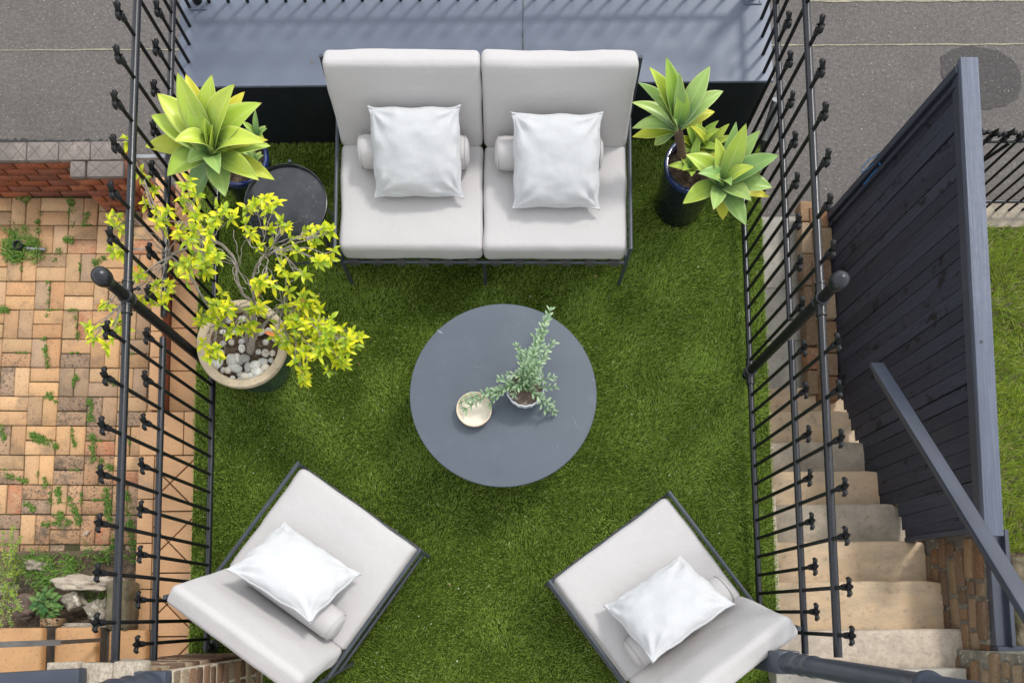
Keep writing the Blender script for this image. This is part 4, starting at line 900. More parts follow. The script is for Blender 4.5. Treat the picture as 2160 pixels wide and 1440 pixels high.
    fl.build('flanged_edge', M['pillow'], t, ang=180)
    MB().tube([q_ * .985 + Vector((0, 0, .004)) for q_ in ed + [ed[0]]], .0062, 6, False).build('piping', M['pillow'], t, ang=180)
    return t
def bolster(label, a_, b_, seed, r=.085):
    d = b_ - a_; t = thing('bolster', label, 'cushion', (a_ + b_) / 2, 0, 'round bolsters in front of the back cushions'); t.rotation_euler = d.to_track_quat('X', 'Z').to_euler()
    L = d.length / 2; q = Matrix.Rotation(math.pi / 2, 4, 'Y'); pr = [(.001, -L - .004), (r * .5, -L - .003), (r * .8, -L + .004), (r * .94, -L + .018), (r, -L + .045), (r * 1.01, -L * .3), (r * 1.01, L * .3), (r, L - .045), (r * .94, L - .018), (r * .8, L - .004), (r * .5, L + .003), (r * .001, L + .004)]
    mb = MB().lathe(pr, 36, q)
    for i, v in enumerate(mb.v): s = 1 + .02 * noise.noise(Vector(v) * 9 + Vector((seed, 0, 0))); mb.v[i] = (v[0], v[1] * s, v[2] * s)
    mb.build('cover', M['cushion'], t, ang=180)
    for s in (-1, 1):
        ring = [((L - .016) * s, math.cos(k * math.pi / 16) * r * .965, math.sin(k * math.pi / 16) * r * .965) for k in range(33)]; MB().tube(ring, .0028, 6, False).build('piping', M['cushion'], t)
    return t
sf = seat('sofa', 'two-seat sofa with pale grey cushions and slim charcoal metal frame', 'sofa', (-.97, 2.075, 0), 0, 1.67, 2, .84, .605, .735, None, 1)
sf.rotation_euler = (0, 0, math.atan2(2.061 - 2.085, 1.665))
cl0, cl1 = P(628, 978, .445), P(885, 1160, .445)
v = cl1 - cl0; ang = math.atan2(v.y, v.x)
seat('armchair', 'pale grey armchair beside the left fence, seat turned to the round table', 'armchair', (cl1.x, cl1.y, 0), ang + math.pi, v.length, 1, .905, .665, .80, 'pale grey armchairs with charcoal frames', 21)
cr0, cr1 = P(1160, 1227, .445), P(1413, 1040, .445)
v = cr1 - cr0; ang2 = math.atan2(v.y, v.x)
seat('armchair', 'pale grey armchair beside the right fence, near the stone stairs', 'armchair', (cr1.x, cr1.y, 0), ang2 + math.pi, v.length, 1, .905, .665, .80, 'pale grey armchairs with charcoal frames', 31)
zt, zb = .72, .475
pillow('square white piped pillow on the sofa seat next to the side table', [P(772, 220, zt), P(974, 219, zt), P(981, 421, zb), P(788, 421, zb)], 1)
pillow('square white piped pillow on the sofa seat nearer the two-headed agave', [P(1076, 233, zt), P(1274, 234, zt), P(1268, 445, zb), P(1078, 444, zb)], 2)
pillow('square white piped pillow on the armchair beside the tiled path', [P(656, 1315, .735), P(473, 1203, .735), P(597, 1096, .50), P(765, 1213, .50)], 3)
pillow('square white piped pillow on the armchair near the stone stairs', [P(1555, 1273, .735), P(1376, 1402, .735), P(1268, 1279, .50), P(1437, 1168, .50)], 4)
zb_ = .518
bolster('pale grey bolster behind the sofa pillow next to the side table', P(757, 321, zb_), P(989, 322, zb_), 1)
bolster('pale grey bolster behind the sofa pillow nearer the agaves', P(1045, 323, zb_), P(1270, 328, zb_), 2)
e = P(714, 1325, zb_); dl = (cl0 - cl1); dl.z = 0; dl.normalize(); bolster('pale grey bolster behind the pillow on the armchair beside the tiled path', e, e + dl * .56, 3)
bolster('pale grey bolster behind the pillow on the armchair near the stone stairs', P(1330, 1382, zb_), P(1532, 1238, zb_), 4)
# round table
TZ = .40; tc = P(1061.5, 831.5, TZ); TR = .525
tb = thing('round_table', 'round slate grey low table in the middle of the turf', 'table', (tc.x, tc.y, 0))
MB().lathe([(.05, TZ - .02), (TR - .012, TZ - .02), (TR - .002, TZ - .017), (TR, TZ - .012), (TR, TZ - .004), (TR - .003, TZ), (TR * .6, TZ), (.02, TZ), (.001, TZ)], 128).build('table_top', M['table'], tb, ang=50)
MB().lathe([(.2, 0), (.2, .012), (.05, .02), (.035, .03), (.035, TZ - .03), (.16, TZ - .022), (.16, TZ - .02)], 40).build('pedestal', M['frame'], tb)
for (x0, y0, x1, y1, w) in ((922, 697, 935, 704, 5), (1208, 878, 1219, 905, 1.3), (1175, 935, 1176, 948, 1.2), (1250, 800, 1252, 803, 4), (1000, 773, 1026, 776, 1.)):
    a_, b_ = P(x0, y0, TZ + .001), P(x1, y1, TZ + .001); d = (b_ - a_); nn = Vector((-d.y, d.x, 0)).normalized() * w / 770; q = [a_ - nn * .4, a_ + nn, a_.lerp(b_, .5) + nn * 1.1, b_ + nn * .3, b_ - nn * .3, a_.lerp(b_, .5) - nn * .7]
    mb = MB(); mb.add([(p.x - tc.x, p.y - tc.y, TZ + .001) for p in q], [tuple(range(6))]); mb.build('scuff_mark', M['scuff'], tb, smooth=False)
# side table
sc_ = P(604, 431, .47); stb = thing('side_table', 'round black tray side table between the blue pot and the sofa', 'table', (sc_.x, sc_.y, 0))
MB().lathe([(.02, .458), (.225, .458), (.231, .462), (.233, .484), (.229, .486), (.226, .482), (.224, .468), (.1, .466), (.001, .466)], 96).build('tray_top', M['tray'], stb, ang=50)
for k in range(3):
    an = math.radians((-35, 85, 205)[k]); ca, sa = math.cos(an), math.sin(an); MB().tube([(ca * .245, sa * .245, .49), (ca * .245, sa * .245, .47), (ca * .20, sa * .20, .0)], .009, 10).build('leg', M['frame'], stb)
MB().tube([(math.cos(k * .2618) * .21, math.sin(k * .2618) * .21, .2) for k in range(25)], .006, 8, False).build('ring', M['frame'], stb)
# ------------------------------------------------------------------ table top items
pc_ = P(1107, 832, TZ); wp = thing('plant_pot', 'small white ribbed ceramic pot on the round table', 'pot', pc_)
MB().lathe([(.02, 0), (.07, 0), (.078, .006), (.094, .05), (.103, .10), (.106, .122), (.103, .126), (.098, .124), (.097, .10), (.088, .085), (.001, .085)], 96, ribs=16, ribd=.018).build('body', M['white_pot'], wp, ang=70)
MB().lathe([(.001, .086), (.09, .0862), (.088, .094), (.04, .098), (.001, .097)], 24).build('potting_soil', M['rock_brown'], wp)
bc_ = P(1001, 868, TZ); wb_ = thing('bowl', 'shallow pale wooden bowl on the round table', 'bowl', bc_)
MB().lathe([(.02, 0), (.078, 0), (.088, .01), (.096, .03), (.0985, .05), (.097, .054), (.0935, .054), (.092, .05)], 64, cap=False).build('shell', M['wood'], wb_, ang=60)
MB().lathe([(.0925, .051), (.089, .026), (.080, .012), (.05, .008), (.001, .008)], 64, cap=False).build('inside', M['wood_in'], wb_, ang=60)
SG = [leaf_mesh('leaf', M['sage'], 1, .34, .15, d, 4, 1, prof=lambda t: (.25 + .75 * math.sin(math.pi * min(1, t * .9)) if t < .99 else .06)) for d in (.0, .15, .3)]
tp = thing('trailing_plant', 'grey-green small-leaved plant trailing from the white ribbed pot over the table', 'plant', pc_ + Vector((0, 0, .09))); to_ = Vector(tp.location)
sg = MB(); sleaf = []
def sprig(pts, n, L=.03):
    pts = [Vector(p) for p in pts]; path = bez(pts[0], pts[1], pts[2], pts[3], n, .002)
    sg.tube([p - to_ for p in path], [.0022] * len(path), 5, False)
    for i in range(1, len(path)):
        d = (path[i] - path[i - 1]).normalized(); sd_ = d.cross(Vector((0, 0, 1))).normalized()
        for s in (-1, 1):
            v_ = (d * R.uniform(.5, 1.0) + sd_ * s * R.uniform(.5, 1.) + Vector((0, 0, R.uniform(.0, .6)))).normalized(); sleaf.append((path[i], v_, L * R.uniform(.7, 1.25)))
    sleaf.append((path[-1], d, L))
for (ex_, ey_, ez, n) in ((1160, 655, .56, 15), (1150, 690, .60, 13), (1130, 712, .6, 11), (1165, 725, .55, 10), (1110, 745, .62, 10), (1150, 755, .6, 9), (1090, 730, .6, 9), (1130, 770, .66, 8), (1125, 740, .64, 9), (1145, 735, .6, 9), (1105, 775, .64, 7), (1100, 745, .6, 9), (1138, 705, .58, 11), (1118, 762, .64, 8), (1135, 785, .62, 7), (1092, 790, .6, 6), (1150, 672, .57, 14), (1128, 800, .58, 5),
                          (1056, 800, .56, 7), (1052, 822, .54, 7), (1165, 795, .56, 7), (1168, 815, .52, 7), (1165, 850, .46, 9), (1170, 870, .44, 10), (1150, 862, .48, 8), (1075, 790, .6, 6), (1085, 830, .56, 6), (1122, 806, .56, 5), (1098, 812, .56, 5),
                          (975, 848, .455, 14), (985, 862, .45, 12), (1000, 842, .47, 12), (1035, 850, .5, 8), (1040, 838, .5, 8)):
    c0 = P(1107 + R.uniform(-14, 14), 815 + R.uniform(-14, 14), .50); e_ = P(ex_, ey_, ez); m1 = c0.lerp(e_, .3) + Vector((R.uniform(-.02, .02), R.uniform(-.02, .02), .09)); m2 = c0.lerp(e_, .7) + Vector((R.uniform(-.02, .02), R.uniform(-.02, .02), .04))
    sprig([c0, m1, m2, e_], max(4, int(n * .85)), .034)
sg.build('stems', M['weedleaf'], tp)
R.shuffle(sleaf); fv, ff_, fuv, ft = [], [], [], []; sleaf.sort(key=lambda q: -q[2])
for i, (b_, d_, L) in enumerate(sleaf):
    src = R.choice(SG); m_, _ = orient(None, b_ - to_, b_ - to_ + d_, Vector((0, 0, 1)), R.uniform(-.6, .6)); m_ = m_ @ Matrix.Scale(L, 4)
    if i < 295: o = obj('leaf', src, tp); o.matrix_local = m_
    else:
        o_ = len(fv); fv += [(m_ @ v.co).to_tuple() for v in src.vertices]; ff_ += [tuple(q + o_ for q in p.vertices) for p in src.polygons]
        ud = src.uv_layers[0].data; fuv += [tuple(ud[l].uv) for p in src.polygons for l in p.loop_indices]; ft += [R.random()] * len(src.vertices)
if fv: joined('foliage', fv, ff_, fuv, ft, M['sage'], tp, kind='stuff')
# ------------------------------------------------------------------ stairs on the right
pad = MB().box((DX1 - .05, P(1700, 813, ZPAD).y, ZS - .05), (2.45, P(1700, 456, ZPAD).y, ZPAD - .02)).build('entrance_path', M['grout'], kind='structure', smooth=False)
pys = [P(1700, v, ZPAD).y for v in (456, 607, 718, 830)]
for i in range(3): bevbox((2.45 - DX1 + .05) / 2, (pys[i] - pys[i + 1]) / 2 - .0015, .02, .003, 1).build('concrete_slab', M['concrete'], pad, loc=((2.45 + DX1 - .05) / 2, (pys[i] + pys[i + 1]) / 2, ZPAD - .02))
stairs = thing('stone_stairs', 'worn sandstone stairs climbing between the turf and the navy fence', 'stairs', (DX1, 0, ZS))
noses = [(815, -1.02, 1806, 'sandstone'), (865, -.87, 1806, 'sandstone'), (930, -.72, 1828, 'grey_stone'), (992, -.57, 1868, 'sandstone'), (1062, -.42, 1914, 'grey_stone'), (1140, -.27, 1948, 'sandstone'), (1225, -.12, 1986, 'sandstone'), (1328, .03, 2045, 'pale_stone')]
srn = random.Random(8); so2 = Vector(stairs.location)
for i, (py, z, pxr, m) in enumerate(noses):
    yn = P(1800, py, z).y; xr = P(pxr, py, z).x; yb = P(1800, noses[i + 1][0], noses[i + 1][1]).y - .06 if i < 7 else yn - .30
    x0, x1 = DX1 - .08, xr + .02
    bm = bmesh.new(); nx, ny = 22, 7; hx, hy, hz = (x1 - x0) / 2, (yn - yb) / 2, .09
    mbx = bevbox(hx, hy, hz, .022, 3)
    bm.free()
    me = mbx.mesh('step', M[m], True, 60); bm = bmesh.new(); bm.from_mesh(me); bmesh.ops.subdivide_edges(bm, edges=[e for e in bm.edges if e.calc_length() > .12], cuts=7, use_grid_fill=True)
    for v in bm.verts:
        w = v.co + Vector((i * 5, 0, 0)); k = .010 if v.co.x > hx * .75 else .005
        v.co += Vector((noise.noise(w * 6) * k, noise.noise(w * 7 + Vector((9, 0, 0))) * k, noise.noise(w * 5 + Vector((0, 7, 0))) * .005))
        if v.co.x > hx - .07 and v.co.y > hy - .07: v.co.y -= .02 * ((v.co.x - hx + .07) / .07) ** 2; v.co.z -= .01 * ((v.co.x - hx + .07) / .07)
    bm.to_mesh(me); bm.free(); me.polygons.foreach_set('use_smooth', [True] * len(me.polygons)); obj('step', me, stairs, loc=Vector(((x0 + x1) / 2, (yn + yb) / 2, z - hz)) - so2)
yn = P(1800, 1412, .16).y; obj('landing_slab', bevbox(.55, .5, .06, .006, 2).mesh('landing_slab', M['concrete'], True), stairs, loc=Vector((DX1 + .46, yn - .5, .10)) - so2)
MB().box((DX1 - .03, -2.4, ZS), (DX1 + .02, .75, -.03)).build('terrace_edge', M['pale_stone'], kind='structure', smooth=False)
# low rough wall under the fence
FX1 = 2.62
lw = thing('garden_wall', 'low rough sandstone and brick wall at the foot of the navy fence', 'wall', (2.43, 2.4, ZS))
ya, yb = P(1760, 850, -1.0).y, P(1770, 440, -1.0).y
MB().box((-.09, ya - 2.4, 0), (.16, yb - 2.4, -1.03 - ZS)).build('mortar_core', M['mortar'], lw, smooth=False)
OB = rough_block('brick', M['old_brick'], .5, .5, .5, .07, .02, 6, 2)
yq = ya
while yq < yb - .05:
    l = R.uniform(.16, .26); l = min(l, yb - yq)
    obj('brick', R.choice(OB), lw, loc=(.0 + R.uniform(-.012, .008), yq + l / 2 - 2.4, -.965 - ZS + R.uniform(-.012, .012) - .04), scale=(.145, l - .012, .1), rot=(R.uniform(-.04, .04), R.uniform(-.05, .05), R.uniform(-.03, .03)))
    obj('brick', R.choice(OB), lw, loc=(-.095, yq + l / 2 - 2.4 + .06, -1.035 - ZS), scale=(.10, l - .012, .11), rot=(R.uniform(-.04, .04), 0, R.uniform(-.03, .03))); yq += l
# navy paling fence: it leans out a little over the lawn
FZT = .42
ft0, ft1 = P(2097, 1118, FZT + .03), P(2045, 131, FZT + .03)          # cap centre line, house end and street end
ff0, ff1 = P(1921, 1141, -.27), P(1737, 470, -1.08)                   # foot of the fence
for q_ in (ft0, ft1): q_.z = FZT
nf = thing('timber_fence', 'tall navy painted timber fence with pale blue-grey cap beside the stairs', 'fence', ff0); fo = Vector(nf.location)
ft0 = ft0 + Vector((-.028, 0, 0)); ft1 = ft1 + Vector((-.028, 0, 0))
def fpt(s, t):
    a, b = ff0.lerp(ff1, s), ft0.lerp(ft1, s); return a.lerp(b, t)
nb = 29; frn = random.Random(4)
def board(name, s, w, th, t0, t1, m, off=0., tilt=0., b=.002, nseg=1):
    a, c = fpt(s, t0), fpt(s, t1); up = (c - a); h = up.length; up.normalize(); al = (fpt(min(1, s + .05), .5) - fpt(max(0, s - .05), .5)).normalized()
    nn = al.cross(up).normalized(); nn = -nn if nn.x > 0 else nn; al = (up.cross(nn)).normalized()
    up = (Matrix.Rotation(tilt, 3, nn) @ up); al = up.cross(nn).normalized()
    o = bevbox(w / 2, th, h / 2, b, nseg).build(name, m, nf, ang=30); o.matrix_local = frame3((a + c) / 2 - fo + nn * off, al, nn, up); return o
FL = ((ff1 - ff0).length + (ft1 - ft0).length) / 2
for i in range(nb):
    s_ = (i + .5) / nb
    board('plank', s_, FL / nb - frn.choice([.003, .004, .0075]), .009, (-.03 if s_ < .1 else -.3) + frn.uniform(-.01, .01), .985, M['paint_dark'], frn.uniform(-.003, .004), math.radians(1.2) + frn.uniform(-.006, .006))
mb = MB(); vs = [fpt(0, -.1), fpt(1, -.1), fpt(1, .98), fpt(0, .98)]; vs = [v - fo + Vector((.03, 0, 0)) for v in vs]
mb.add(vs + [v + Vector((.02, 0, 0)) for v in vs], [(0, 1, 2, 3), (7, 6, 5, 4), (0, 4, 5, 1), (1, 5, 6, 2), (2, 6, 7, 3), (3, 7, 4, 0)]); mb.build('backing_panel', M['paint_dark'], nf, smooth=False)
nl = MB()
for i in range(nb):
    for t_ in (.30, .33, .80, .83):
        p_ = fpt((i + .3 + .4 * (i * 7 % 3) / 2) / nb, t_ + frn.uniform(-.008, .008)) - fo + Vector((-.0125, 0, 0)); nl.add([(p_ + Vector((-.0005, math.cos(k) * .0035, math.sin(k) * .0035))).to_tuple() for k in (0, 1.05, 2.1, 3.14, 4.2, 5.2)], [(0, 1, 2, 3, 4, 5)])
nl.build('nail_heads', M['iron'], nf, smooth=False)
cd = (ft1 - ft0); cL = cd.length; cth = math.atan2(cd.y, cd.x)
o = bevbox(cL / 2 + .03, .052, .016, .004, 2).build('cap', M['paint_cap'], nf, loc=(ft0 + ft1) / 2 - fo + Vector((.028, 0, .016))); o.rotation_euler = (0, 0, cth)
o = bevbox(cL / 2 + .02, .010, .03, .003, 1).build('top_board', M['paint_navy'], nf, loc=(ft0 + ft1) / 2 - fo + Vector((-.012, 0, -.032))); o.rotation_euler = (0, 0, cth)
board('end_board', .993, .05, .022, -.05, 1.0, M['paint_navy'], .012, 0, .004)
board('end_board', .965, .03, .012, -.02, .98, M['paint_dark'], .014, 0, .003)
board('end_board', .004, .03, .02, -.02, .98, M['paint_navy'], .012, 0, .003)
MB().lathe([(.008, 0), (.008, .003), (.001, .003)], 12, Matrix.Translation(P(2071, 720, FZT + .034) - fo)).build('bolt', M['plastic'], nf)
# string
sp = P(1862, 335, -.3)
bs = thing('string', 'blue string knotted round a bolt on the navy fence end post', 'string', P(1858, 335, -.35))
bo = Vector(bs.location); kn = MB(); pts = [P(1858 + math.cos(k * .9) * 6, 330 + math.sin(k * 1.3) * 9 + k * .6, -.34 + .01 * math.sin(k * 2)) - bo for k in range(24)]; kn.tube(pts, .006, 6); kn.build('knot', M['string'], bs)
kn = MB(); kn.tube([P(1858, 322, -.34) - bo, P(1835, 336, -.36) - bo, P(1817, 356, -.4) - bo, P(1818, 364, -.4) - bo, P(1838, 350, -.38) - bo, P(1856, 335, -.34) - bo], .0035, 6); kn.build('loop', M['string'], bs)
kn = MB(); kn.tube([P(1865, 345, -.34) - bo, P(1845, 362, -.38) - bo, P(1822, 390, -.5) - bo], .006, 6); kn.build('tail', M['string'], bs)
# rough brick walls beside the stairs
def rough_wall(name, label, x, y0, y1, z0f, z1, mats, core, cw=.22, ch=.086, thick=.1, seed=1, lenr=(.19, .25), skew=0.):
    t = thing(name, label, 'wall', (x, (y0 + y1) / 2, z0f(y0))); o = Vector(t.location); rn = random.Random(seed)
    MB().box((x + .012, y0, -.9), (x + cw, y1 - .004, z1 - .01), Matrix.Translation(-o)).build('mortar_core', core, t, smooth=False)
    z = z1 - ch / 2
    while z > -.9:
        y = y1 + rn.uniform(-.12, 0)
        first = True
        while y > y0:
            l = rn.uniform(*lenr) * (rn.choice([1, 1, .5])); ly = y - l / 2
            top = min(y, y1) ; bot = max(y - l, y0)
            if mats and top - bot > .03 and z > z0f((top + bot) / 2) - .08:
                obj('brick', rn.choice(mats), t, loc=Vector((x + .03 + rn.uniform(-.006, .008), (top + bot) / 2, z)) - o, scale=(.07, top - bot - rn.uniform(.016, .03), ch - rn.uniform(.016, .028)), rot=(rn.uniform(-.05, .05), rn.uniform(-.06, .06), rn.uniform(-.05, .05)))
            y -= l
        z -= ch
    return t, o, rn
LB = rough_block('brick', M['lime_brick'], .5, .5, .5, .09, .025, 6, 2)
rough_wall('brick_wall', 'weathered brown brick wall beside the upper stone steps under the handrail', 2.69, P(2000, 1372, .0).y, P(1920, 1128, -.2).y, lambda y: -.3 - .5 * y, .27, OB, M['mortar_grey'], seed=3, cw=.13)
rough_wall('brick_wall', 'higher orange-brown brick wall at the foot of the turned verandah post', 2.64, -1.2, P(2010, 1368, .1).y, lambda y: .0, .85, OB, M['mortar_grey'], seed=5, cw=.34, lenr=(.2, .25))
pw, po, rn = rough_wall('brick_pier', 'lime-stained brick pier where both fence rails end beside the armchair', -1.5, -1.0, -.225, lambda y: 0., 1.3, [], M['lime'], cw=-.44)
PXF = -1.5
LT = rough_block('brick', M['lime'], .5, .5, .5, .09, .03, 4, 2)
z = 1.3 - .04; k = 0
while z > 0:
    y = -.225
    wds = [.23, .23, .23] if k % 2 else [.11, .23, .23, .2]
    for l in wds:
        obj('brick', rn.choice(LB), pw, loc=Vector((PXF - .025 + rn.uniform(-.006, .006), y - l / 2, z)) - po, scale=(.084, l - .012, .068), rot=(rn.uniform(-.03, .03), rn.uniform(-.02, .02), rn.uniform(-.02, .02))); y -= l
    for l0, l in ((0, .2), (.21, .2)) if k % 2 else ((0, .1), (.11, .2), (.32, .1)):
        obj('brick', rn.choice(LB), pw, loc=Vector((PXF - .03 - l0 - l / 2, -.225 - .02, z)) - po, scale=(l - .012, .07, .066), rot=(rn.uniform(-.03, .03), rn.uniform(-.02, .02), rn.uniform(-.02, .02)))
    z -= .078; k += 1
for i in range(3):
    for j in range(4): obj('brick', rn.choice(LT), pw, loc=Vector((PXF - .09 - .14 * i, -.285 - .235 * j - rn.uniform(0, .01), 1.282 + rn.uniform(-.006, .006))) - po, scale=(.13, .225, .06), rot=(rn.uniform(-.04, .04), rn.uniform(-.04, .04), 0))
# navy plate on the stair wall and the handrail
tf = thing('painted_beam', 'slate blue painted timber frame on the brick wall, end of the fence', 'beam', (2.74, 0, .27)); to2 = Vector(tf.location)
ye, yf = P(2110, 1118, .29).y, P(2110, 1362, .29).y; xa = P(2093, 1240, .31).x
bevbox(.05, (ye - yf) / 2, .02, .003, 1).build('side_beam', M['paint_navy'], tf, loc=Vector((xa + .05, (ye + yf) / 2, .29)) - to2)
bevbox(.012, (ye - yf) / 2, .02, .002, 1).build('raised_strip', M['paint_navy'], tf, loc=Vector((xa + .078, (ye + yf) / 2, .325)) - to2)
bevbox(.3, .02, .035, .003, 1).build('cross_beam', M['paint_navy'], tf, loc=Vector((xa + .3, yf - .02, .29)) - to2)
hr = thing('handrail', 'sloping slate blue timber handrail above the stone stairs', 'handrail', P(1848, 765, .12)); ho = Vector(hr.location)
a_, b_ = P(1848, 768, .12), P(2190, 1318, 1.30)
d = b_ - a_; q = d.to_track_quat('X', 'Z').to_matrix().to_4x4(); Lh = d.length
mb = bevbox(Lh / 2, .04, .014, .005, 2); o = mb.build('rail', M['paint_navy'], hr); o.matrix_local = Matrix.Translation((a_ + b_) / 2 - ho) @ q
mb = bevbox(Lh / 2, .012, .03, .004, 1); o = mb.build('under_rail', M['paint_navy'], hr); o.matrix_local = Matrix.Translation((a_ + b_) / 2 - ho) @ q @ Matrix.Translation((0, .018, -.045))
mb = bevbox(Lh / 2, .006, .008, .003, 1); o = mb.build('edge_bead', M['paint_navy'], hr); o.matrix_local = Matrix.Translation((a_ + b_) / 2 - ho) @ q @ Matrix.Translation((0, .045, -.012))
pz = P(1990, 1000, .6)
bb = a_.lerp(b_, .80); 0 and MB().box((-.03, -.03, .3 - bb.z), (.03, .03, -.02), Matrix.Translation(bb - ho)).build('support', M['paint_navy'], hr, smooth=False)
# turned verandah posts
def turned(name, label, c, z0, zb, zr, zt, s):
    t = thing(name, label, 'post', c)
    bevbox(s, s, (zb - z0) / 2, .006, 2).build('square_base', M['paint_navy'], t, loc=(0, 0, (zb + z0) / 2 - c.z))
    r = s * .92; pr = [(r * 1.0, zb), (r * 1.08, zb + .015), (r * .86, zb + .03), (r * .86, zb + .045), (r * 1.04, zb + .06), (r * .88, zb + .08), (r * .84, zb + .10), (r * 1.0, zb + .14), (r * 1.06, zb + .16), (r * .9, zb + .19), (r * .9, zb + .22), (r * 1.0, zb + .25), (r * 1.02, zb + .27), (r * .9, zb + .29), (r * .92, zb + .5), (r * .86, zr - .1), (r * .84, zr - .03), (r * 1.06, zr - .015), (r * 1.1, zr), (r * 1.0, zr + .02), (r * .82, zr + .03), (r * .8, zt)]
    MB().lathe([(a, b - c.z) for a, b in pr], 40).build('turned_shaft', M['paint_navy'], t, ang=60)
c = P(1665, 1397, .98); turned('verandah_post', 'slate blue turned timber post rising behind the armchair near the stairs', Vector((c.x, c.y, 0)), 0, .98, 2.08, 3.2, .052)
c = P(322, 1448, 1.33); turned('verandah_post', 'slate blue turned timber post standing on the lime-stained brick pier', Vector((c.x, c.y, 1.3)), 1.30, 1.36, 2.2, 3.3, .066)
nbm = thing('timber_beam', 'slate blue timber beam running off behind the post on the brick pier', 'beam', P(175, 1424, 1.34)); no_ = Vector(nbm.location)
a_, b_ = P(176, 1426, 1.36), P(-140, 1444, 1.36); d = b_ - a_; q = d.to_track_quat('X', 'Z').to_matrix().to_4x4()
o = bevbox(d.length / 2, .035, .03, .008, 2).build('beam', M['paint_navy'], nbm); o.matrix_local = Matrix.Translation((a_ + b_) / 2 - no_) @ q
# ------------------------------------------------------------------ right garden
LWN = -1.02; lx0 = FX1 + .12; ly1 = P(2120, 476, LWN).y
MB().box((lx0 - .05, .2, ZS - .05), (5.5, ly1, LWN - .02)).build('lawn_soil', M['soil'], kind='structure', smooth=False)
blades('lawn_grass', None, (2.75, P(2120, 1165, LWN).y, 4.2, ly1), 9000, .06, .006, M['lawn'], LWN - .02, .8, nap=False, label='patchy bright green lawn beyond the navy fence', category='lawn')
kz = -1.05
MB().box((lx0, ly1 + .0, ZS - .05), (5.5, P(2120, 428, kz).y, kz)).build('garden_kerb', M['grey_stone'], kind='structure', smooth=False)
fy = P(2100, 444, kz).y
gf = thing('iron_fence', 'black iron garden fence with leaf finials beyond the navy fence', 'fence', (lx0, fy, kz))
x = .06; FZ = -.12
while x < 2.2:
    b = obj('baluster', bar_mesh(FZ - .1 - kz), gf, loc=(x, 0, 0)); obj('finial', FIN, b, loc=(0, 0, FZ - .1 - kz), rot=(0, 0, 1.57 + R.uniform(-.3, .3)), scale=(1.25, 1.25, 1.25)); x += .105
rail(gf, (0, 0, FZ - kz - .10), (2.3, 0, FZ - kz - .10), .012); rail(gf, (0, 0, .12), (2.3, 0, .12), .012)
mb = MB(); mb.tube([(.3, -.04, .5), (.42, -.05, .52), (.55, -.03, .5)], .014, 8); mb.tube([(.35, -.03, .2), (.5, -.05, .55), (.62, -.03, .85)], .012, 8); mb.build('gate_latch', M['iron'], gf)
rock('rock', 2150, 1215, -.75, .2, .13, .2, 'moss_stone', 'rough grey garden stone beyond the slate blue handrail', 14, 0, .2, .6)
rock('rock', 2160, 1310, -.6, .2, .2, .2, 'moss_stone', 'mossy dark boulder under the slate blue handrail', 15, 0, .2, .6)
MB().box((lx0, -1.5, ZS), (4.5, .3, -.8)).build('garden_bank', M['soil'], kind='structure', smooth=False)
# small grey gate at the head of the path
gt = thing('metal_gate', 'low grey metal gate between the red brick wall and the ledge', 'gate', P(283, 332, -.2)); go = Vector(gt.location)
a_, b_ = P(283, 332, -.2), P(352, 333, -.2)
MB().box((0, -.012, -.012), ((b_ - a_).length, .012, .012), Matrix.Translation(a_ - go)).build('top_rail', M['galv'], gt, smooth=False)
MB().box((0, -.012, -.95), ((b_ - a_).length, .012, -.926), Matrix.Translation(a_ - go)).build('bottom_rail', M['galv'], gt, smooth=False)
for k in range(5):
    x = (b_ - a_).length * k / 4; MB().tube([Vector((x, 0, -.94)), Vector((x, 0, 0))], .007, 8).build('bar', M['galv'], gt)
# ------------------------------------------------------------------ weeds with leaves in the rockery
WL = [leaf_mesh('leaf', M['weedleaf'], 1, .62, .2, d, 7, 2, prof=lambda t: max(.02, math.sin(math.pi * t ** .7) ** .8 * (1 + .22 * math.sin(t * 22))), ripple=.25) for d in (.2, .5)]
c0 = P(105, 1275, -.62); wd_ = thing('leafy_weed', 'broad leaved green weed between the brown boulder and grey rock', 'plant', c0)
for k in range(70):
    an = R.uniform(0, 6.28); rr = R.uniform(0, .075); b_ = Vector((math.cos(an) * rr * .9, math.sin(an) * rr * 1.2, R.uniform(0, .07))); d_ = Vector((math.cos(an + R.uniform(-.6, .6)), math.sin(an + R.uniform(-.6, .6)), R.uniform(-.2, .5))).normalized()
    m_, _ = orient(None, b_, b_ + d_, Vector((0, 0, 1)), R.uniform(-.4, .4)); o = obj('leaf', R.choice(WL), wd_); o.matrix_local = m_ @ Matrix.Scale(R.uniform(.035, .075), 4)
MB().tube([(0, 0, -.1), (0, 0, .05)], .006, 6).build('stem', M['weedleaf'], wd_)
c0 = P(12, 1215, -.62); fbush = thing('bush', 'fine leaved yellow-green bush at the edge of the rockery', 'bush', c0)
fv, ff_, fuv, ft = [], [], [], []; tw_ = MB()
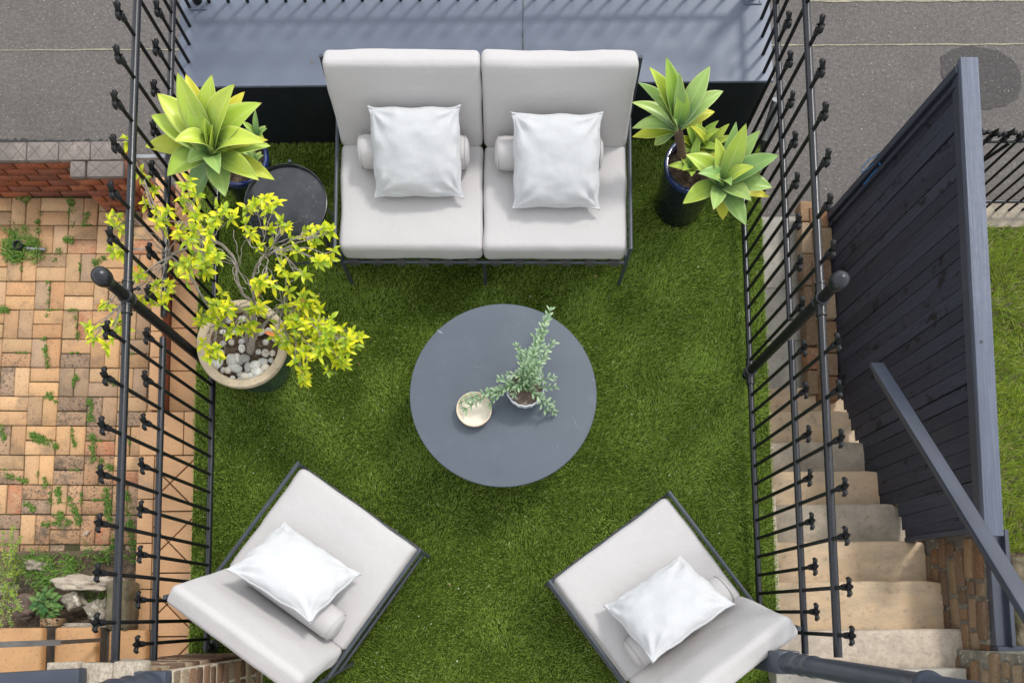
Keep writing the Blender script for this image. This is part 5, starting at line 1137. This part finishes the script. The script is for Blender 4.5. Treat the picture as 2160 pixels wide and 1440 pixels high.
for k in range(46):
    e_ = P(R.uniform(-50, 48) , R.uniform(1105, 1325), R.uniform(-.66, -.5)) - c0; e0 = Vector((0, 0, -.15)).lerp(e_, .35); path = bez(Vector((R.uniform(-.03, .03), R.uniform(-.1, .1), -.2)), e0 + Vector((0, 0, .1)), e_.lerp(e0, .3) + Vector((0, 0, .06)), e_, 14, .004); tw_.tube(path, .0016, 5, False)
    for p in path[4:]:
        for q in range(4):
            an = R.uniform(0, 6.28); d_ = Vector((math.cos(an), math.sin(an), R.uniform(-.1, .8))).normalized(); m_, _ = orient(None, p, p + d_, Vector((0, 0, 1)), R.uniform(-.6, .6)); m_ = m_ @ Matrix.Scale(R.uniform(.012, .022), 4); src = SL[0]
            o_ = len(fv); fv += [(m_ @ v.co).to_tuple() for v in src.vertices]; ff_ += [tuple(q2 + o_ for q2 in pq_.vertices) for pq_ in src.polygons]; ud = src.uv_layers[0].data; fuv += [tuple(ud[l].uv) for pq_ in src.polygons for l in pq_.loop_indices]; ft += [R.random()] * len(src.vertices)
tw_.build('twigs', M['bark'], fbush); M['bush'] = leafm('bush_leaf', (.14, .26, .03), (.3, .42, .04), (.4, .5, .08), .45, .3, .3, .03)
joined('foliage', fv, ff_, fuv, ft, M['bush'], fbush, kind='stuff')
# scattered specks of litter on the turf and paving
lm = leaf_mesh('dry_leaf', M['litter'], 1, .4, .2, .2, 3, 1)
for (px, py, z, lb) in ((1048, 1066, .02, 'pale dry leaf bit on the turf below the round table'), (425, 1163, .02, 'narrow dry leaf bit on the turf outside the left bottom rail'), (413, 1035, .02, 'dry leaf bit at the left edge of the turf by the scored tiles'), (760, 768, .02, 'dry leaf bit on the turf right of the lime shrub'),
                    (949, 1236, .02, 'dry leaf bit on the turf between the two armchairs'), (657, 127, LZ, 'small brown leaf lying on the blue-grey ledge'), (1255, 585, .02, 'dry leaf bit on the turf under the front of the sofa'), (40, 990, ZY, 'dark dry leaf on the brick paving'),
                    (1320, 350, .02, 'dry leaf bit on the turf between sofa and dark blue pot')):
    tag(obj('dry_leaf', lm, loc=P(px, py, z + .004), rot=(0, 0, R.uniform(0, 6)), scale=[R.uniform(.012, .024)] * 3), lb, 'leaf', 'dry leaf bits lying about')
dv, df = [], []
for _ in range(150):
    p = P(R.uniform(430, 1590), R.uniform(560, 1430), 0) if R.random() < .55 else (P(R.uniform(0, 290), R.uniform(420, 1160), ZY) if R.random() < .4 else P(R.uniform(1690, 2150), R.uniform(0, 420), ZS))
    z_ = .022 if p.z > -.1 else p.z + .006; q = R.uniform(.0022, .005); a = R.uniform(0, 3.1); o_ = len(dv)
    for k in range(5): dv.append((p.x + math.cos(a + k * 1.257) * q * R.uniform(.5, 1.3), p.y + math.sin(a + k * 1.257) * q * R.uniform(.5, 1.3), z_ + R.uniform(0, .003)))
    df.append(tuple(range(o_, o_ + 5)))
mb = MB(); mb.add(dv, df); M['petal'] = mat('pale_petal', (.62, .58, .5), (.5, .44, .34), 30, .8)
mb.build('debris', M['petal'], kind='stuff', label='tiny pale petals and crumbs strewn on the turf, paving and street', category='debris', smooth=False)
